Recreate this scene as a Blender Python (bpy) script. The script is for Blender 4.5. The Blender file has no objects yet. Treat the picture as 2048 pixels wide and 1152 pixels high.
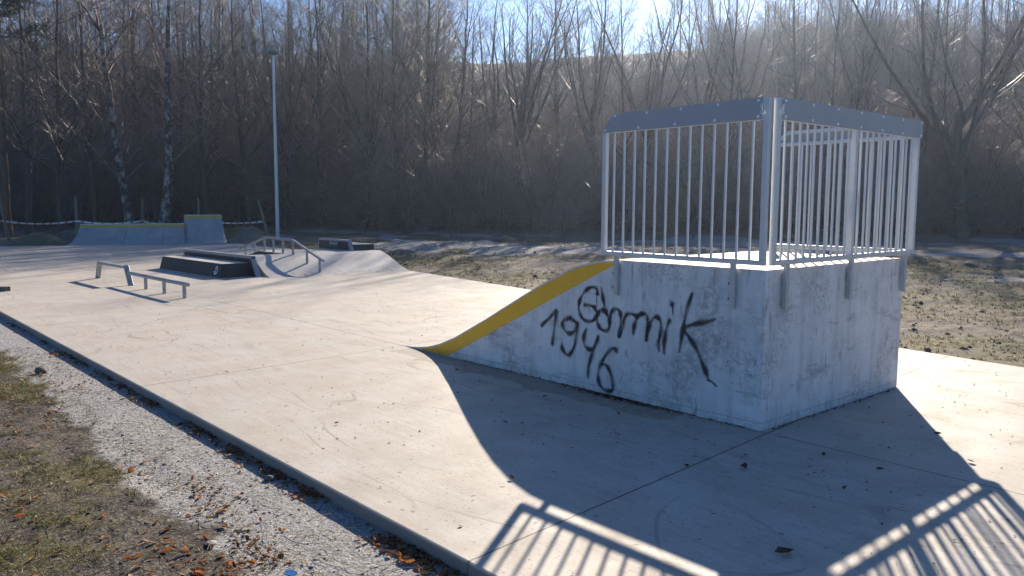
import bpy, math, random
import numpy as np
from mathutils import Vector, Matrix

SC = bpy.context.scene
COL = SC.collection
R = math.radians
random.seed(7)
rng = np.random.default_rng(11)

# ------------------------------------------------------------------ camera
CAM = np.array([3.1864, -5.2211, 1.6603])
cr = Vector((0.656046, 0.754712, 0.003576))
cu = Vector((-0.079071, 0.064020, 0.994811))
cf = Vector((-0.750567, 0.652925, -0.101676))
cd = bpy.data.cameras.new('camera')
cam = bpy.data.objects.new('camera', cd)
COL.objects.link(cam)
m = Matrix.Identity(4)
for i in range(3):
    m[i][0] = cr[i]; m[i][1] = cu[i]; m[i][2] = -cf[i]; m[i][3] = CAM[i]
cam.matrix_world = m
cd.sensor_width = 36.0
cd.lens = 1607.64 / 2048 * 36
cd.clip_start = 0.05
cd.clip_end = 3000
SC.camera = cam

# ------------------------------------------------------------------ world, sun, exposure
SUN_EL, SUN_AZ = 24.3, 123.5           # azimuth counter-clockwise from +X, towards the sun
w = bpy.data.worlds.new('World'); SC.world = w
w.use_nodes = True
wn = w.node_tree.nodes; wl = w.node_tree.links
sky = wn.new('ShaderNodeTexSky'); sky.sky_type = 'NISHITA'; sky.sun_disc = False
sky.sun_elevation = R(SUN_EL); sky.sun_rotation = R(90 - SUN_AZ)
sky.air_density = 1.0; sky.dust_density = 0.2; sky.ozone_density = 4.0
bg = wn['Background']; bg.inputs['Strength'].default_value = 0.05
tint = wn.new('ShaderNodeMix'); tint.data_type = 'RGBA'; tint.blend_type = 'MULTIPLY'; tint.inputs[0].default_value = 1.0
tint.inputs[7].default_value = (0.76, 1.0, 1.26, 1.0)      # clear cold winter sky
wl.new(sky.outputs[0], tint.inputs[6]); wl.new(tint.outputs[2], bg.inputs['Color'])
sd = bpy.data.lights.new('sun', 'SUN'); sun = bpy.data.objects.new('sun', sd); COL.objects.link(sun)
sd.energy = 5.0; sd.angle = R(0.53); sd.color = (1.0, 0.87, 0.71)
sv = Vector((math.cos(R(SUN_EL)) * math.cos(R(SUN_AZ)), math.cos(R(SUN_EL)) * math.sin(R(SUN_AZ)), math.sin(R(SUN_EL))))
sun.rotation_euler = sv.to_track_quat('Z', 'Y').to_euler()
sun.location = sv * 60
SC.view_settings.view_transform = 'Standard'
SC.view_settings.look = 'None'
SC.view_settings.exposure = 1.2
SC.view_settings.gamma = 1.0
SC.cycles.max_bounces = 6
SC.cycles.diffuse_bounces = 3
SC.cycles.transparent_max_bounces = 12
SC.cycles.sample_clamp_indirect = 6.0

# ------------------------------------------------------------------ object helpers
def tag(o, label=None, cat=None, group=None, kind=None):
    if label: o['label'] = label
    if cat: o['category'] = cat
    if group: o['group'] = group
    if kind: o['kind'] = kind
    return o

def empty(name, loc=(0, 0, 0), rz=0.0):
    o = bpy.data.objects.new(name, None); COL.objects.link(o)
    o.location = loc; o.rotation_euler = (0, 0, rz); o.empty_display_size = 0.2
    return o

def link(name, me, mat=None, parent=None):
    o = bpy.data.objects.new(name, me); COL.objects.link(o)
    if mat and not me.materials: me.materials.append(mat)
    if parent: o.parent = parent
    return o

def copy_tree(o, parent=None):
    c = o.copy(); COL.objects.link(c); c.parent = parent
    for ch in list(o.children): copy_tree(ch, c)
    return c

def np_mesh(name, V, F, smooth=False):
    """V (n,3), F list of (k,3) or (k,4) int arrays"""
    me = bpy.data.meshes.new(name)
    V = np.asarray(V, dtype=np.float32)
    if not isinstance(F, list): F = [F]
    F = [np.asarray(f, dtype=np.int32) for f in F if len(f)]
    me.vertices.add(len(V)); me.vertices.foreach_set('co', V.ravel())
    loops = np.concatenate([f.ravel() for f in F])
    sizes = np.concatenate([np.full(len(f), f.shape[1], dtype=np.int32) for f in F])
    starts = np.concatenate([[0], np.cumsum(sizes)[:-1]]).astype(np.int32)
    me.loops.add(len(loops)); me.loops.foreach_set('vertex_index', loops)
    me.polygons.add(len(sizes)); me.polygons.foreach_set('loop_start', starts)
    me.polygons.foreach_set('loop_total', sizes)
    if smooth: me.polygons.foreach_set('use_smooth', np.ones(len(sizes), dtype=bool))
    me.update(calc_edges=True)
    return me

def point_attr(me, name, arr, kind='FLOAT_COLOR'):
    a = me.attributes.new(name, kind, 'POINT')
    if kind == 'FLOAT_COLOR':
        c = np.ones((len(arr), 4), dtype=np.float32); c[:, :arr.shape[1]] = arr
        a.data.foreach_set('color', c.ravel())
    else:
        a.data.foreach_set('value', np.asarray(arr, dtype=np.float32).ravel())

class MB:
    """collects boxes, bars, tubes and prisms; build() links them as ONE mesh object"""
    def __init__(s): s.v = []; s.f = []; s.sm = []
    def add(s, v, f, smooth=False):
        b = len(s.v); s.v += [tuple(map(float, p)) for p in v]
        for q in f: s.f.append(tuple(b + i for i in q)); s.sm.append(smooth)
    def frame_box(s, c, ax, ay, az, hx, hy, hz, ch=0.0):
        c, ax, ay, az = map(Vector, (c, ax, ay, az))
        if ch <= 0:
            v = [c + ax * (sx * hx) + ay * (sy * hy) + az * (sz * hz) for sz in (-1, 1) for sx, sy in ((-1, -1), (1, -1), (1, 1), (-1, 1))]
            s.add(v, [(3, 2, 1, 0), (4, 5, 6, 7), (0, 1, 5, 4), (1, 2, 6, 5), (2, 3, 7, 6), (3, 0, 4, 7)])
            return
        # long bar with chamfered long edges (along az)
        p = [(-hx + ch, -hy), (hx - ch, -hy), (hx, -hy + ch), (hx, hy - ch), (hx - ch, hy), (-hx + ch, hy), (-hx, hy - ch), (-hx, -hy + ch)]
        v = [c + ax * x + ay * y + az * (sz * hz) for sz in (-1, 1) for x, y in p]
        f = [tuple(range(7, -1, -1)), tuple(range(8, 16))] + [(i, (i + 1) % 8, 8 + (i + 1) % 8, 8 + i) for i in range(8)]
        s.add(v, f)
    def box(s, x0, x1, y0, y1, z0, z1, ch=0.0):
        s.frame_box(((x0 + x1) / 2, (y0 + y1) / 2, (z0 + z1) / 2), (1, 0, 0), (0, 1, 0), (0, 0, 1), (x1 - x0) / 2, (y1 - y0) / 2, (z1 - z0) / 2, ch)
    def bar(s, a, b, wx, wy, side=(0, 1, 0), ch=0.003):
        a, b = Vector(a), Vector(b); d = (b - a); L = d.length; d.normalize()
        sx = Vector(side) - d * Vector(side).dot(d); sx.normalize(); sy = d.cross(sx)
        s.frame_box((a + b) / 2, sx, sy, d, wx / 2, wy / 2, L / 2, ch)
    def tube(s, pts, r, n=10, cap=True):
        pts = [Vector(p) for p in pts]
        rr = r if isinstance(r, (list, tuple)) else [r] * len(pts)
        up = Vector((0.31, 0.17, 0.93)); rings = []
        for i, p in enumerate(pts):
            d = (pts[min(i + 1, len(pts) - 1)] - pts[max(i - 1, 0)]).normalized()
            a = d.cross(up)
            if a.length < 1e-3: a = d.cross(Vector((1, 0, 0)))
            a.normalize(); b = d.cross(a)
            rings.append([p + (a * math.cos(2 * math.pi * k / n) + b * math.sin(2 * math.pi * k / n)) * rr[i] for k in range(n)])
        v = [q for g in rings for q in g]; f = []
        for i in range(len(pts) - 1):
            for k in range(n):
                k2 = (k + 1) % n
                f.append((i * n + k, (i + 1) * n + k, (i + 1) * n + k2, i * n + k2))
        s.add(v, f, True)
        if cap:
            s.add(rings[0], [tuple(range(n))]); s.add(rings[-1], [tuple(range(n - 1, -1, -1))])
    def prism(s, poly, vec):
        """polygon (3D points) extruded by vec"""
        n = len(poly); P = [Vector(q) for q in poly]; e = Vector(vec)
        s.add(P + [q + e for q in P], [tuple(range(n - 1, -1, -1)), tuple(range(n, 2 * n))] + [(i, (i + 1) % n, n + (i + 1) % n, n + i) for i in range(n)])
    def mesh(s, name):
        me = bpy.data.meshes.new(name); me.from_pydata(s.v, [], s.f)
        me.polygons.foreach_set('use_smooth', s.sm); me.update()
        import bmesh
        bm = bmesh.new(); bm.from_mesh(me); bmesh.ops.recalc_face_normals(bm, faces=bm.faces); bm.to_mesh(me); bm.free()
        return me
    def build(s, name, mat, parent=None):
        return link(name, s.mesh(name), mat, parent)

# ------------------------------------------------------------------ numpy value noise
def _hash(ix, iy, seed):
    n = (ix.astype(np.int64) * 374761393 + iy.astype(np.int64) * 668265263 + seed * 1442695041) & 0x7fffffff
    n = ((n ^ (n >> 13)) * 1274126177) & 0x7fffffff
    return ((n ^ (n >> 16)) & 0xffff) / 65535.0
def vnoise(x, y, seed=0):
    ix = np.floor(x); iy = np.floor(y); fx = x - ix; fy = y - iy
    fx = fx * fx * (3 - 2 * fx); fy = fy * fy * (3 - 2 * fy)
    a = _hash(ix, iy, seed); b = _hash(ix + 1, iy, seed); c = _hash(ix, iy + 1, seed); d = _hash(ix + 1, iy + 1, seed)
    return (a * (1 - fx) + b * fx) * (1 - fy) + (c * (1 - fx) + d * fx) * fy
def fbm(x, y, seed=0, oct=4, gain=0.5):
    s = 0; a = 1; t = 0
    for o in range(oct):
        s = s + a * vnoise(x * 2 ** o, y * 2 ** o, seed + o * 17); t += a; a *= gain
    return s / t
def sstep(a, b, x):
    t = np.clip((x - a) / (b - a), 0, 1); return t * t * (3 - 2 * t)

# ------------------------------------------------------------------ materials
class NT:
    def __init__(s, name):
        s.m = bpy.data.materials.new(name); s.m.use_nodes = True
        s.n = s.m.node_tree.nodes; s.l = s.m.node_tree.links; s.p = s.n['Principled BSDF']
        s.tc = s.n.new('ShaderNodeTexCoord'); s.obj = s.tc.outputs['Object']
    def link(s, a, b): s.l.new(a, b)
    def val(s, x): return x
    def setin(s, sock, x):
        if isinstance(x, bpy.types.NodeSocket): s.l.new(x, sock)
        else: sock.default_value = x
    def noise(s, scale, detail=4, rough=0.55, vec=None, dist=0.0, out='Fac'):
        n = s.n.new('ShaderNodeTexNoise'); n.inputs['Scale'].default_value = scale; n.inputs['Detail'].default_value = detail
        n.inputs['Roughness'].default_value = rough; n.inputs['Distortion'].default_value = dist
        s.l.new(vec or s.obj, n.inputs['Vector']); return n.outputs[out]
    def voro(s, scale, vec=None, feature='F1', out='Distance', rand=1.0):
        n = s.n.new('ShaderNodeTexVoronoi'); n.feature = feature; n.inputs['Scale'].default_value = scale
        n.inputs['Randomness'].default_value = rand
        s.l.new(vec or s.obj, n.inputs['Vector']); return n.outputs[out]
    def mapv(s, scale=(1, 1, 1), rot=(0, 0, 0), loc=(0, 0, 0), vec=None):
        n = s.n.new('ShaderNodeMapping'); n.inputs['Scale'].default_value = scale; n.inputs['Rotation'].default_value = rot
        n.inputs['Location'].default_value = loc; s.l.new(vec or s.obj, n.inputs['Vector']); return n.outputs[0]
    def ramp(s, x, stops, interp='LINEAR'):
        n = s.n.new('ShaderNodeValToRGB'); n.color_ramp.interpolation = interp; e = n.color_ramp.elements
        while len(e) < len(stops): e.new(0.5)
        for el, (pos, c) in zip(e, stops):
            el.position = pos; el.color = (c, c, c, 1) if isinstance(c, (int, float)) else (*c, 1)
        s.l.new(x, n.inputs[0]); return n.outputs[0]
    def mix(s, fac, a, b, mode='MIX'):
        n = s.n.new('ShaderNodeMix'); n.data_type = 'RGBA'; n.blend_type = mode
        s.setin(n.inputs[0], fac)
        for sock, x in ((n.inputs[6], a), (n.inputs[7], b)):
            if isinstance(x, (tuple, list)): x = (*x[:3], 1)
            s.setin(sock, x)
        return n.outputs[2]
    def math(s, op, a, b=0.0, c=None):
        n = s.n.new('ShaderNodeMath'); n.operation = op; s.setin(n.inputs[0], a); s.setin(n.inputs[1], b)
        if c is not None: s.setin(n.inputs[2], c)
        return n.outputs[0]
    def sep(s, vec=None):
        n = s.n.new('ShaderNodeSeparateXYZ'); s.l.new(vec or s.obj, n.inputs[0]); return n.outputs
    def attr(s, name, out='Color'):
        n = s.n.new('ShaderNodeAttribute'); n.attribute_name = name; return n.outputs[out]
    def objrand(s):
        return s.n.new('ShaderNodeObjectInfo').outputs['Random']
    def bump(s, h, strength=0.3, dist=0.01):
        n = s.n.new('ShaderNodeBump'); n.inputs['Strength'].default_value = strength; n.inputs['Distance'].default_value = dist
        s.l.new(h, n.inputs['Height']); s.l.new(n.outputs[0], s.p.inputs['Normal'])
    def thin(s, col, rough, k=0.45):
        """a thin leaf or blade that lets some light through"""
        s.fin(col, rough, spec=0.3); tr = s.n.new('ShaderNodeBsdfTranslucent'); mx = s.n.new('ShaderNodeMixShader'); mx.inputs[0].default_value = k
        s.setin(tr.inputs[0], col); s.link(s.p.outputs[0], mx.inputs[1]); s.link(tr.outputs[0], mx.inputs[2]); s.link(mx.outputs[0], s.n['Material Output'].inputs[0]); return s.m
    def fin(s, col, rough=0.7, metal=0.0, spec=None):
        if isinstance(col, (tuple, list)): col = (*col[:3], 1)
        s.setin(s.p.inputs['Base Color'], col); s.setin(s.p.inputs['Roughness'], rough); s.setin(s.p.inputs['Metallic'], metal)
        if spec is not None: s.p.inputs['Specular IOR Level'].default_value = spec
        return s.m

def mat_slab():
    t = NT('slab_concrete')
    big = t.noise(0.35, 5, 0.6); mid = t.noise(2.2, 6, 0.65); fine = t.noise(38, 4, 0.7)
    c = t.mix(t.ramp(big, [(0.3, 0), (0.7, 1)]), (0.385, 0.36, 0.318), (0.45, 0.43, 0.39))
    c = t.mix(t.ramp(mid, [(0.40, 0.0), (0.70, 0.7)]), c, (0.31, 0.275, 0.235))
    c = t.mix(t.math('MULTIPLY', t.ramp(fine, [(0.35, 0), (0.75, 1)]), 0.30), c, (0.27, 0.235, 0.195))
    # trowel sweeps and scuff arcs
    wv = t.n.new('ShaderNodeTexWave'); wv.wave_type = 'RINGS'; wv.inputs['Scale'].default_value = 0.22; wv.inputs['Distortion'].default_value = 3.5
    wv.inputs['Detail'].default_value = 3; wv.inputs['Detail Scale'].default_value = 0.5
    t.link(t.mapv((0.6, 1.5, 1), (0, 0, 0.5), (3.1, 7.2, 0)), wv.inputs['Vector'])
    arc = t.math('MULTIPLY', t.ramp(wv.outputs['Fac'], [(0.965, 0), (0.995, 1)]), t.ramp(t.noise(0.8, 3), [(0.5, 0), (0.62, 0.35)]))
    c = t.mix(arc, c, (0.25, 0.22, 0.19))
    sw = t.noise(3.0, 5, 0.6, t.mapv((0.35, 6, 1), (0, 0, 0.35)))
    c = t.mix(t.math('MULTIPLY', t.ramp(sw, [(0.48, 0), (0.72, 1)]), 0.42), c, (0.30, 0.26, 0.22))
    sw2 = t.noise(4.0, 5, 0.6, t.mapv((0.3, 7, 1), (0, 0, -0.7)))
    c = t.mix(t.math('MULTIPLY', t.ramp(sw2, [(0.52, 0), (0.72, 1)]), 0.3), c, (0.50, 0.47, 0.43))
    # pale wet-cured patches
    c = t.mix(t.math('MULTIPLY', t.ramp(t.noise(1.1, 4, 0.5, t.mapv((1, 1, 1), (0, 0, 0), (9, 3, 0))), [(0.55, 0), (0.7, 1)]), 0.30), c, (0.49, 0.47, 0.44))
    # specks, pits and crumbs of leaf
    dv = t.mapv((1, 1, 1)); warp = t.n.new('ShaderNodeVectorMath'); warp.operation = 'MULTIPLY_ADD'
    t.link(t.noise(14, 3, out='Color'), warp.inputs[0]); warp.inputs[1].default_value = (0.06, 0.06, 0); t.link(dv, warp.inputs[2])
    sp = t.voro(13, warp.outputs[0]); spc = t.voro(13, warp.outputs[0], out='Color')
    msk = t.math('MULTIPLY', t.math('LESS_THAN', sp, t.math('MULTIPLY', t.sep(spc)[2], 0.17)), t.math('GREATER_THAN', t.sep(spc)[0], 0.62))
    c = t.mix(t.math('MULTIPLY', msk, 0.75), c, (0.13, 0.10, 0.075))
    sp2 = t.voro(42, warp.outputs[0]); spc2 = t.voro(42, warp.outputs[0], out='Color')
    msk2 = t.math('MULTIPLY', t.math('LESS_THAN', sp2, 0.24), t.math('GREATER_THAN', t.sep(spc2)[1], 0.6))
    c = t.mix(t.math('MULTIPLY', msk2, 0.55), c, (0.15, 0.12, 0.09))
    # warm stained patches, wheel marks, fine dark flecks
    c = t.mix(t.math('MULTIPLY', t.ramp(t.noise(0.9, 5, 0.6, t.mapv((1, 1, 1), (0, 0, 0), (2, 8, 0))), [(0.5, 0), (0.68, 1)]), 0.45), c, (0.40, 0.325, 0.25))
    fl = t.noise(34, 6, 0.8, t.mapv((1.0, 2.2, 1), (0, 0, 0.6)))
    c = t.mix(t.math('MULTIPLY', t.ramp(fl, [(0.565, 0), (0.66, 1)]), 0.55), c, (0.19, 0.155, 0.125))
    fl2 = t.noise(7, 7, 0.8, t.mapv((0.8, 2.0, 1), (0, 0, 0.9)))
    c = t.mix(t.math('MULTIPLY', t.ramp(fl2, [(0.585, 0), (0.68, 1)]), 0.45), c, (0.22, 0.18, 0.145))
    for rot, sc_, loc in ((0.45, (0.30, 1.0, 1), (1.3, 0.4, 0)), (-0.5, (0.25, 0.9, 1), (5.2, 2.1, 0)), (1.2, (0.35, 0.8, 1), (8.7, 4.9, 0))):
        wn_ = t.noise(0.55, 2, 0.4, t.mapv(sc_, (0, 0, rot), loc), 0.6)
        band = t.math('LESS_THAN', t.math('ABSOLUTE', t.math('SUBTRACT', wn_, 0.5)), 0.0028)
        c = t.mix(t.math('MULTIPLY', band, t.ramp(t.noise(1.3, 3), [(0.45, 0), (0.6, 0.45)])), c, (0.17, 0.15, 0.13))
    # dirt washed along the foot of the ramp
    p0 = t.sep(); wob = t.math('MULTIPLY', t.math('SUBTRACT', t.noise(2.2, 5, 0.65), 0.5), 0.55)
    fy = t.math('MULTIPLY', t.math('GREATER_THAN', t.math('ADD', p0[1], wob), -0.34), t.math('LESS_THAN', p0[1], 0.05))
    fx = t.math('MULTIPLY', t.math('GREATER_THAN', p0[0], -4.6), t.math('LESS_THAN', t.math('ADD', p0[0], wob), -0.7))
    c = t.mix(t.math('MULTIPLY', t.math('MULTIPLY', fy, fx), t.ramp(t.noise(12, 5, 0.7), [(0.3, 0.25), (0.7, 0.8)])), c, (0.20, 0.165, 0.13))
    # saw-cut joints
    xyz = t.sep(); jit = t.math('MULTIPLY', t.math('SUBTRACT', t.noise(9, 3), 0.5), 0.012)
    X = t.math('ADD', xyz[0], t.math('ADD', t.math('MULTIPLY', xyz[1], 0.088), jit)); Y = t.math('ADD', xyz[1], jit)
    ln = None
    for ax, at_ in ((X, 0.06), (X, -4.78), (X, -9.6), (X, -14.4), (X, -19.2), (X, -24.0), (X, -28.8), (Y, 0.0)):
        d = t.math('LESS_THAN', t.math('ABSOLUTE', t.math('SUBTRACT', ax, at_)), 0.0065)
        ln = d if ln is None else t.math('MAXIMUM', ln, d)
    c = t.mix(t.math('MULTIPLY', ln, 0.85), c, (0.07, 0.06, 0.05))
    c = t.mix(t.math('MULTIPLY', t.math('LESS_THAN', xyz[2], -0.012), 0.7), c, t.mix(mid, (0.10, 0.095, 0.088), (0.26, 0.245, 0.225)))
    h = t.math('SUBTRACT', t.math('ADD', t.math('MULTIPLY', fine, 0.5), t.math('MULTIPLY', mid, 0.8)), t.math('ADD', ln, t.math('MULTIPLY', msk, 0.4)))
    t.bump(h, 0.35, 0.006)
    return t.fin(c, t.ramp(mid, [(0.3, 0.62), (0.7, 0.8)]), spec=0.28)

def mat_ramp():
    t = NT('cast_concrete')
    big = t.noise(1.1, 5, 0.6); mid = t.noise(6, 6, 0.65); fine = t.noise(70, 3, 0.6)
    c = t.mix(t.ramp(big, [(0.3, 0), (0.7, 1)]), (0.62, 0.625, 0.635), (0.74, 0.74, 0.74))
    c = t.mix(t.math('MULTIPLY', t.ramp(mid, [(0.45, 0), (0.75, 1)]), 0.45), c, (0.42, 0.42, 0.43))
    # vertical rain streaks
    st = t.noise(9, 5, 0.6, t.mapv((1, 1, 0.06)))
    c = t.mix(t.math('MULTIPLY', t.ramp(st, [(0.46, 0), (0.70, 1)]), 0.38), c, (0.36, 0.345, 0.35))
    # scuffed grey patches broken by fine crackle
    pat = t.ramp(t.noise(1.3, 4, 0.7, t.mapv((1, 1, 1.2), (0, 0.5, 0), (4.3, 0, 2.1))), [(0.52, 0), (0.62, 1)])
    crk = t.ramp(t.noise(22, 8, 0.8, None, 1.5), [(0.47, 0), (0.6, 1)])
    c = t.mix(t.math('MULTIPLY', t.math('MULTIPLY', pat, crk), 0.75), c, (0.19, 0.18, 0.175))
    # wheel and sole scuffs
    sc = t.noise(5, 6, 0.7, t.mapv((3.2, 3.2, 0.7), (0.3, 0.75, 0.0), (1.7, 0.4, 0)))
    c = t.mix(t.math('MULTIPLY', t.ramp(sc, [(0.58, 0), (0.68, 1)]), 0.65), c, (0.2, 0.19, 0.19))
    ef = t.ramp(t.noise(2.1, 6, 0.75, t.mapv((1, 1, 1.4), (0, 0, 0), (1.2, 5, 8))), [(0.55, 0), (0.62, 1)])
    c = t.mix(t.math('MULTIPLY', ef, 0.6), c, (0.74, 0.74, 0.73))
    # long diagonal rub marks and a grimy blotch low on the side
    rb = t.noise(2.6, 7, 0.78, t.mapv((0.55, 0.55, 2.4), (0.0, 0.42, 0.42), (0.3, 1.1, 0.2)))
    c = t.mix(t.math('MULTIPLY', t.ramp(rb, [(0.56, 0), (0.66, 1)]), 0.6), c, (0.25, 0.245, 0.245))
    bl = t.math('MULTIPLY', t.ramp(t.noise(1.0, 3, 0.6, t.mapv((1, 1, 1), (0, 0, 0), (7.1, 2.2, 5.3))), [(0.54, 0), (0.6, 1)]), t.ramp(t.noise(16, 6, 0.8), [(0.42, 0), (0.56, 1)]))
    side = t.math('ADD', t.math('MULTIPLY', t.math('LESS_THAN', t.sep()[1], 0.03), 0.75), 0.2)      # the graffiti side is the dirty one
    c = t.mix(t.math('MULTIPLY', t.math('MULTIPLY', bl, 0.65), side), c, (0.24, 0.23, 0.225))
    # pinholes
    pv = t.voro(16); pc = t.voro(16, out='Color')
    pin = t.math('MULTIPLY', t.math('LESS_THAN', pv, 0.11), t.math('GREATER_THAN', t.sep(pc)[0], 0.8))
    c = t.mix(t.math('MULTIPLY', pin, 0.7), c, (0.15, 0.14, 0.13))
    # splash line of dirt along the foot
    z = t.sep()[2]
    foot = t.math('MULTIPLY', t.ramp(t.math('ADD', z, t.math('MULTIPLY', t.noise(7, 5, 0.7), 0.12)), [(0.05, 1), (0.17, 0)]), t.ramp(t.noise(30, 4, 0.7), [(0.4, 0), (0.6, 1)]))
    c = t.mix(t.math('MULTIPLY', foot, 0.5), c, (0.24, 0.22, 0.2))
    for zz in (0.058,):
        seam = t.math('LESS_THAN', t.math('ABSOLUTE', t.math('SUBTRACT', z, zz)), 0.0035)
        c = t.mix(t.math('MULTIPLY', seam, 0.5), c, (0.22, 0.21, 0.2))
    t.bump(t.math('ADD', mid, t.math('SUBTRACT', t.math('MULTIPLY', fine, 0.5), pin)), 0.25, 0.004)
    return t.fin(c, 0.72, spec=0.35)

def mat_bank():
    t = NT('bank_concrete')
    big = t.noise(0.9, 5, 0.6); mid = t.noise(5, 6, 0.65)
    c = t.mix(t.ramp(big, [(0.35, 0), (0.65, 1)]), (0.40, 0.375, 0.345), (0.50, 0.475, 0.44))
    c = t.mix(t.math('MULTIPLY', t.ramp(mid, [(0.42, 0), (0.7, 1)]), 0.4), c, (0.31, 0.285, 0.26))
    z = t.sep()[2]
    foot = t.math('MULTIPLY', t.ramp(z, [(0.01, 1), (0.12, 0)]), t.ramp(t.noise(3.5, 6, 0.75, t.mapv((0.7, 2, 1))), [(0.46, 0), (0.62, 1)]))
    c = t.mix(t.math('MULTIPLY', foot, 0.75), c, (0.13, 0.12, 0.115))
    t.bump(mid, 0.25, 0.006)
    return t.fin(c, 0.68, spec=0.35)

def mat_steel(name='galvanised_steel', base=(0.60, 0.62, 0.64)):
    t = NT(name)
    sp = t.voro(70, out='Color'); g = t.sep(sp)[0]; n = t.noise(11, 5, 0.6)
    c = t.mix(t.math('MULTIPLY', g, 0.22), base, (0.44, 0.46, 0.48))
    c = t.mix(t.math('MULTIPLY', t.ramp(n, [(0.45, 0), (0.7, 1)]), 0.35), c, (0.72, 0.73, 0.74))
    return t.fin(c, t.math('ADD', 0.38, t.math('MULTIPLY', n, 0.25)), 0.55)

def mat_simple(name, c1, c2, scale=6, rough=0.6, metal=0.0, bump=0.0, spec=None, lo=0.35, hi=0.7):
    t = NT(name); n = t.noise(scale, 5, 0.6)
    c = t.mix(t.ramp(n, [(lo, 0), (hi, 1)]), c1, c2)
    if bump: t.bump(n, bump, 0.01)
    return t.fin(c, rough, metal, spec)

def mat_yellow():
    t = NT('yellow_edge_paint'); n = t.noise(5, 5, 0.6); s = t.noise(26, 6, 0.75)
    c = t.mix(t.ramp(n, [(0.3, 0), (0.7, 1)]), (0.82, 0.42, 0.014), (0.88, 0.48, 0.024))
    c = t.mix(t.math('MULTIPLY', t.ramp(s, [(0.62, 0), (0.72, 1)]), 0.7), c, (0.2, 0.17, 0.12))
    z = t.sep()[2]
    c = t.mix(t.math('MULTIPLY', t.ramp(z, [(0.0, 1), (0.10, 0)]), t.math('MULTIPLY', n, 0.9)), c, (0.16, 0.12, 0.05))
    return t.fin(c, 0.5, spec=0.4)

def mat_spray():
    t = NT('black_spray_paint')
    a = t.attr('soft', 'Fac')
    n = t.noise(110, 4, 0.8)
    al = t.ramp(t.math('ADD', a, t.math('MULTIPLY', t.math('SUBTRACT', n, 0.5), 0.75)), [(0.10, 0), (0.68, 0.93)])
    tr = t.n.new('ShaderNodeBsdfTransparent'); mx = t.n.new('ShaderNodeMixShader')
    t.fin((0.028, 0.029, 0.032), 0.75)
    t.link(al, mx.inputs[0]); t.link(tr.outputs[0], mx.inputs[1]); t.link(t.p.outputs[0], mx.inputs[2])
    t.link(mx.outputs[0], t.n['Material Output'].inputs[0])
    return t.m

def mat_ground():
    t = NT('soil_and_turf')
    mk = t.sep(t.attr('mask')); gr, gv, lf = mk[0], mk[1], mk[2]      # grass, gravel, leaves
    n1 = t.noise(1.6, 6, 0.7); n2 = t.noise(9, 6, 0.75); n3 = t.noise(55, 4, 0.75)
    soil = t.mix(t.ramp(n2, [(0.3, 0), (0.7, 1)]), (0.016, 0.014, 0.012), (0.105, 0.092, 0.08))
    soil = t.mix(t.math('MULTIPLY', t.ramp(n3, [(0.48, 0), (0.66, 1)]), 0.7), soil, (0.30, 0.27, 0.235))
    grass = t.mix(t.ramp(n3, [(0.3, 0), (0.7, 1)]), (0.045, 0.052, 0.016), (0.17, 0.155, 0.06))
    soil = t.mix(t.ramp(t.noise(4.5, 5, 0.7, t.mapv((1, 1, 1), (0, 0, 0), (3, 3, 0))), [(0.50, 0), (0.62, 0.75)]), soil, (0.020, 0.017, 0.014))
    soil = t.mix(t.math('MULTIPLY', t.math('GREATER_THAN', t.sep()[1], 0.0), t.ramp(n2, [(0.35, 0.1), (0.65, 0.65)])), soil, (0.27, 0.24, 0.195))      # paler soil on the open field
    straw = t.mix(t.ramp(n3, [(0.35, 0), (0.7, 1)]), (0.12, 0.095, 0.06), (0.40, 0.335, 0.235))
    c = t.mix(t.ramp(t.math('ADD', gr, t.math('MULTIPLY', t.math('SUBTRACT', n2, 0.5), 0.9)), [(0.46, 0), (0.66, 0.85)]), soil, grass)
    c = t.mix(t.math('MULTIPLY', t.ramp(t.math('ADD', n1, t.math('MULTIPLY', t.math('SUBTRACT', n3, 0.5), 0.5)), [(0.5, 0), (0.68, 1)]), t.math('ADD', 0.16, t.math('MULTIPLY', t.math('GREATER_THAN', t.sep()[1], 0.0), 0.5))), c, straw)      # the trodden verge by the gravel has little straw
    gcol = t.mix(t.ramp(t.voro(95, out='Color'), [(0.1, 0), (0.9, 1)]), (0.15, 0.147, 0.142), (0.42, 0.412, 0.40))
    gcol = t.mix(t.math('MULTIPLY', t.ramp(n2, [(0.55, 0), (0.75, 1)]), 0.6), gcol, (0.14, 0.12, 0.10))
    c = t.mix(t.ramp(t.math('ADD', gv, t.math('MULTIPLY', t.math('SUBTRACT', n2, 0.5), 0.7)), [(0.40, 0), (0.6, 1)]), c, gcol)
    leaf = t.mix(t.ramp(t.voro(30, out='Color'), [(0.1, 0), (0.9, 1)]), (0.05, 0.034, 0.025), (0.22, 0.145, 0.10))
    c = t.mix(t.ramp(t.math('ADD', lf, t.math('MULTIPLY', t.math('SUBTRACT', n2, 0.5), 0.5)), [(0.4, 0), (0.6, 1)]), c, leaf)
    t.bump(t.math('ADD', t.math('MULTIPLY', n3, 0.5), n2), 0.8, 0.03)
    return t.fin(c, 0.92, spec=0.15)

def mat_bark(name, c1, c2, vs=0.15):
    t = NT(name); n = t.noise(9, 6, 0.7, t.mapv((1, 1, vs)))
    c = t.mix(t.ramp(n, [(0.3, 0), (0.7, 1)]), c1, c2)
    c = t.mix(t.math('MULTIPLY', t.objrand(), 0.35), c, (0.05, 0.05, 0.042))
    t.bump(n, 0.6, 0.03)
    return t.fin(c, 0.85, spec=0.25)

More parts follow.
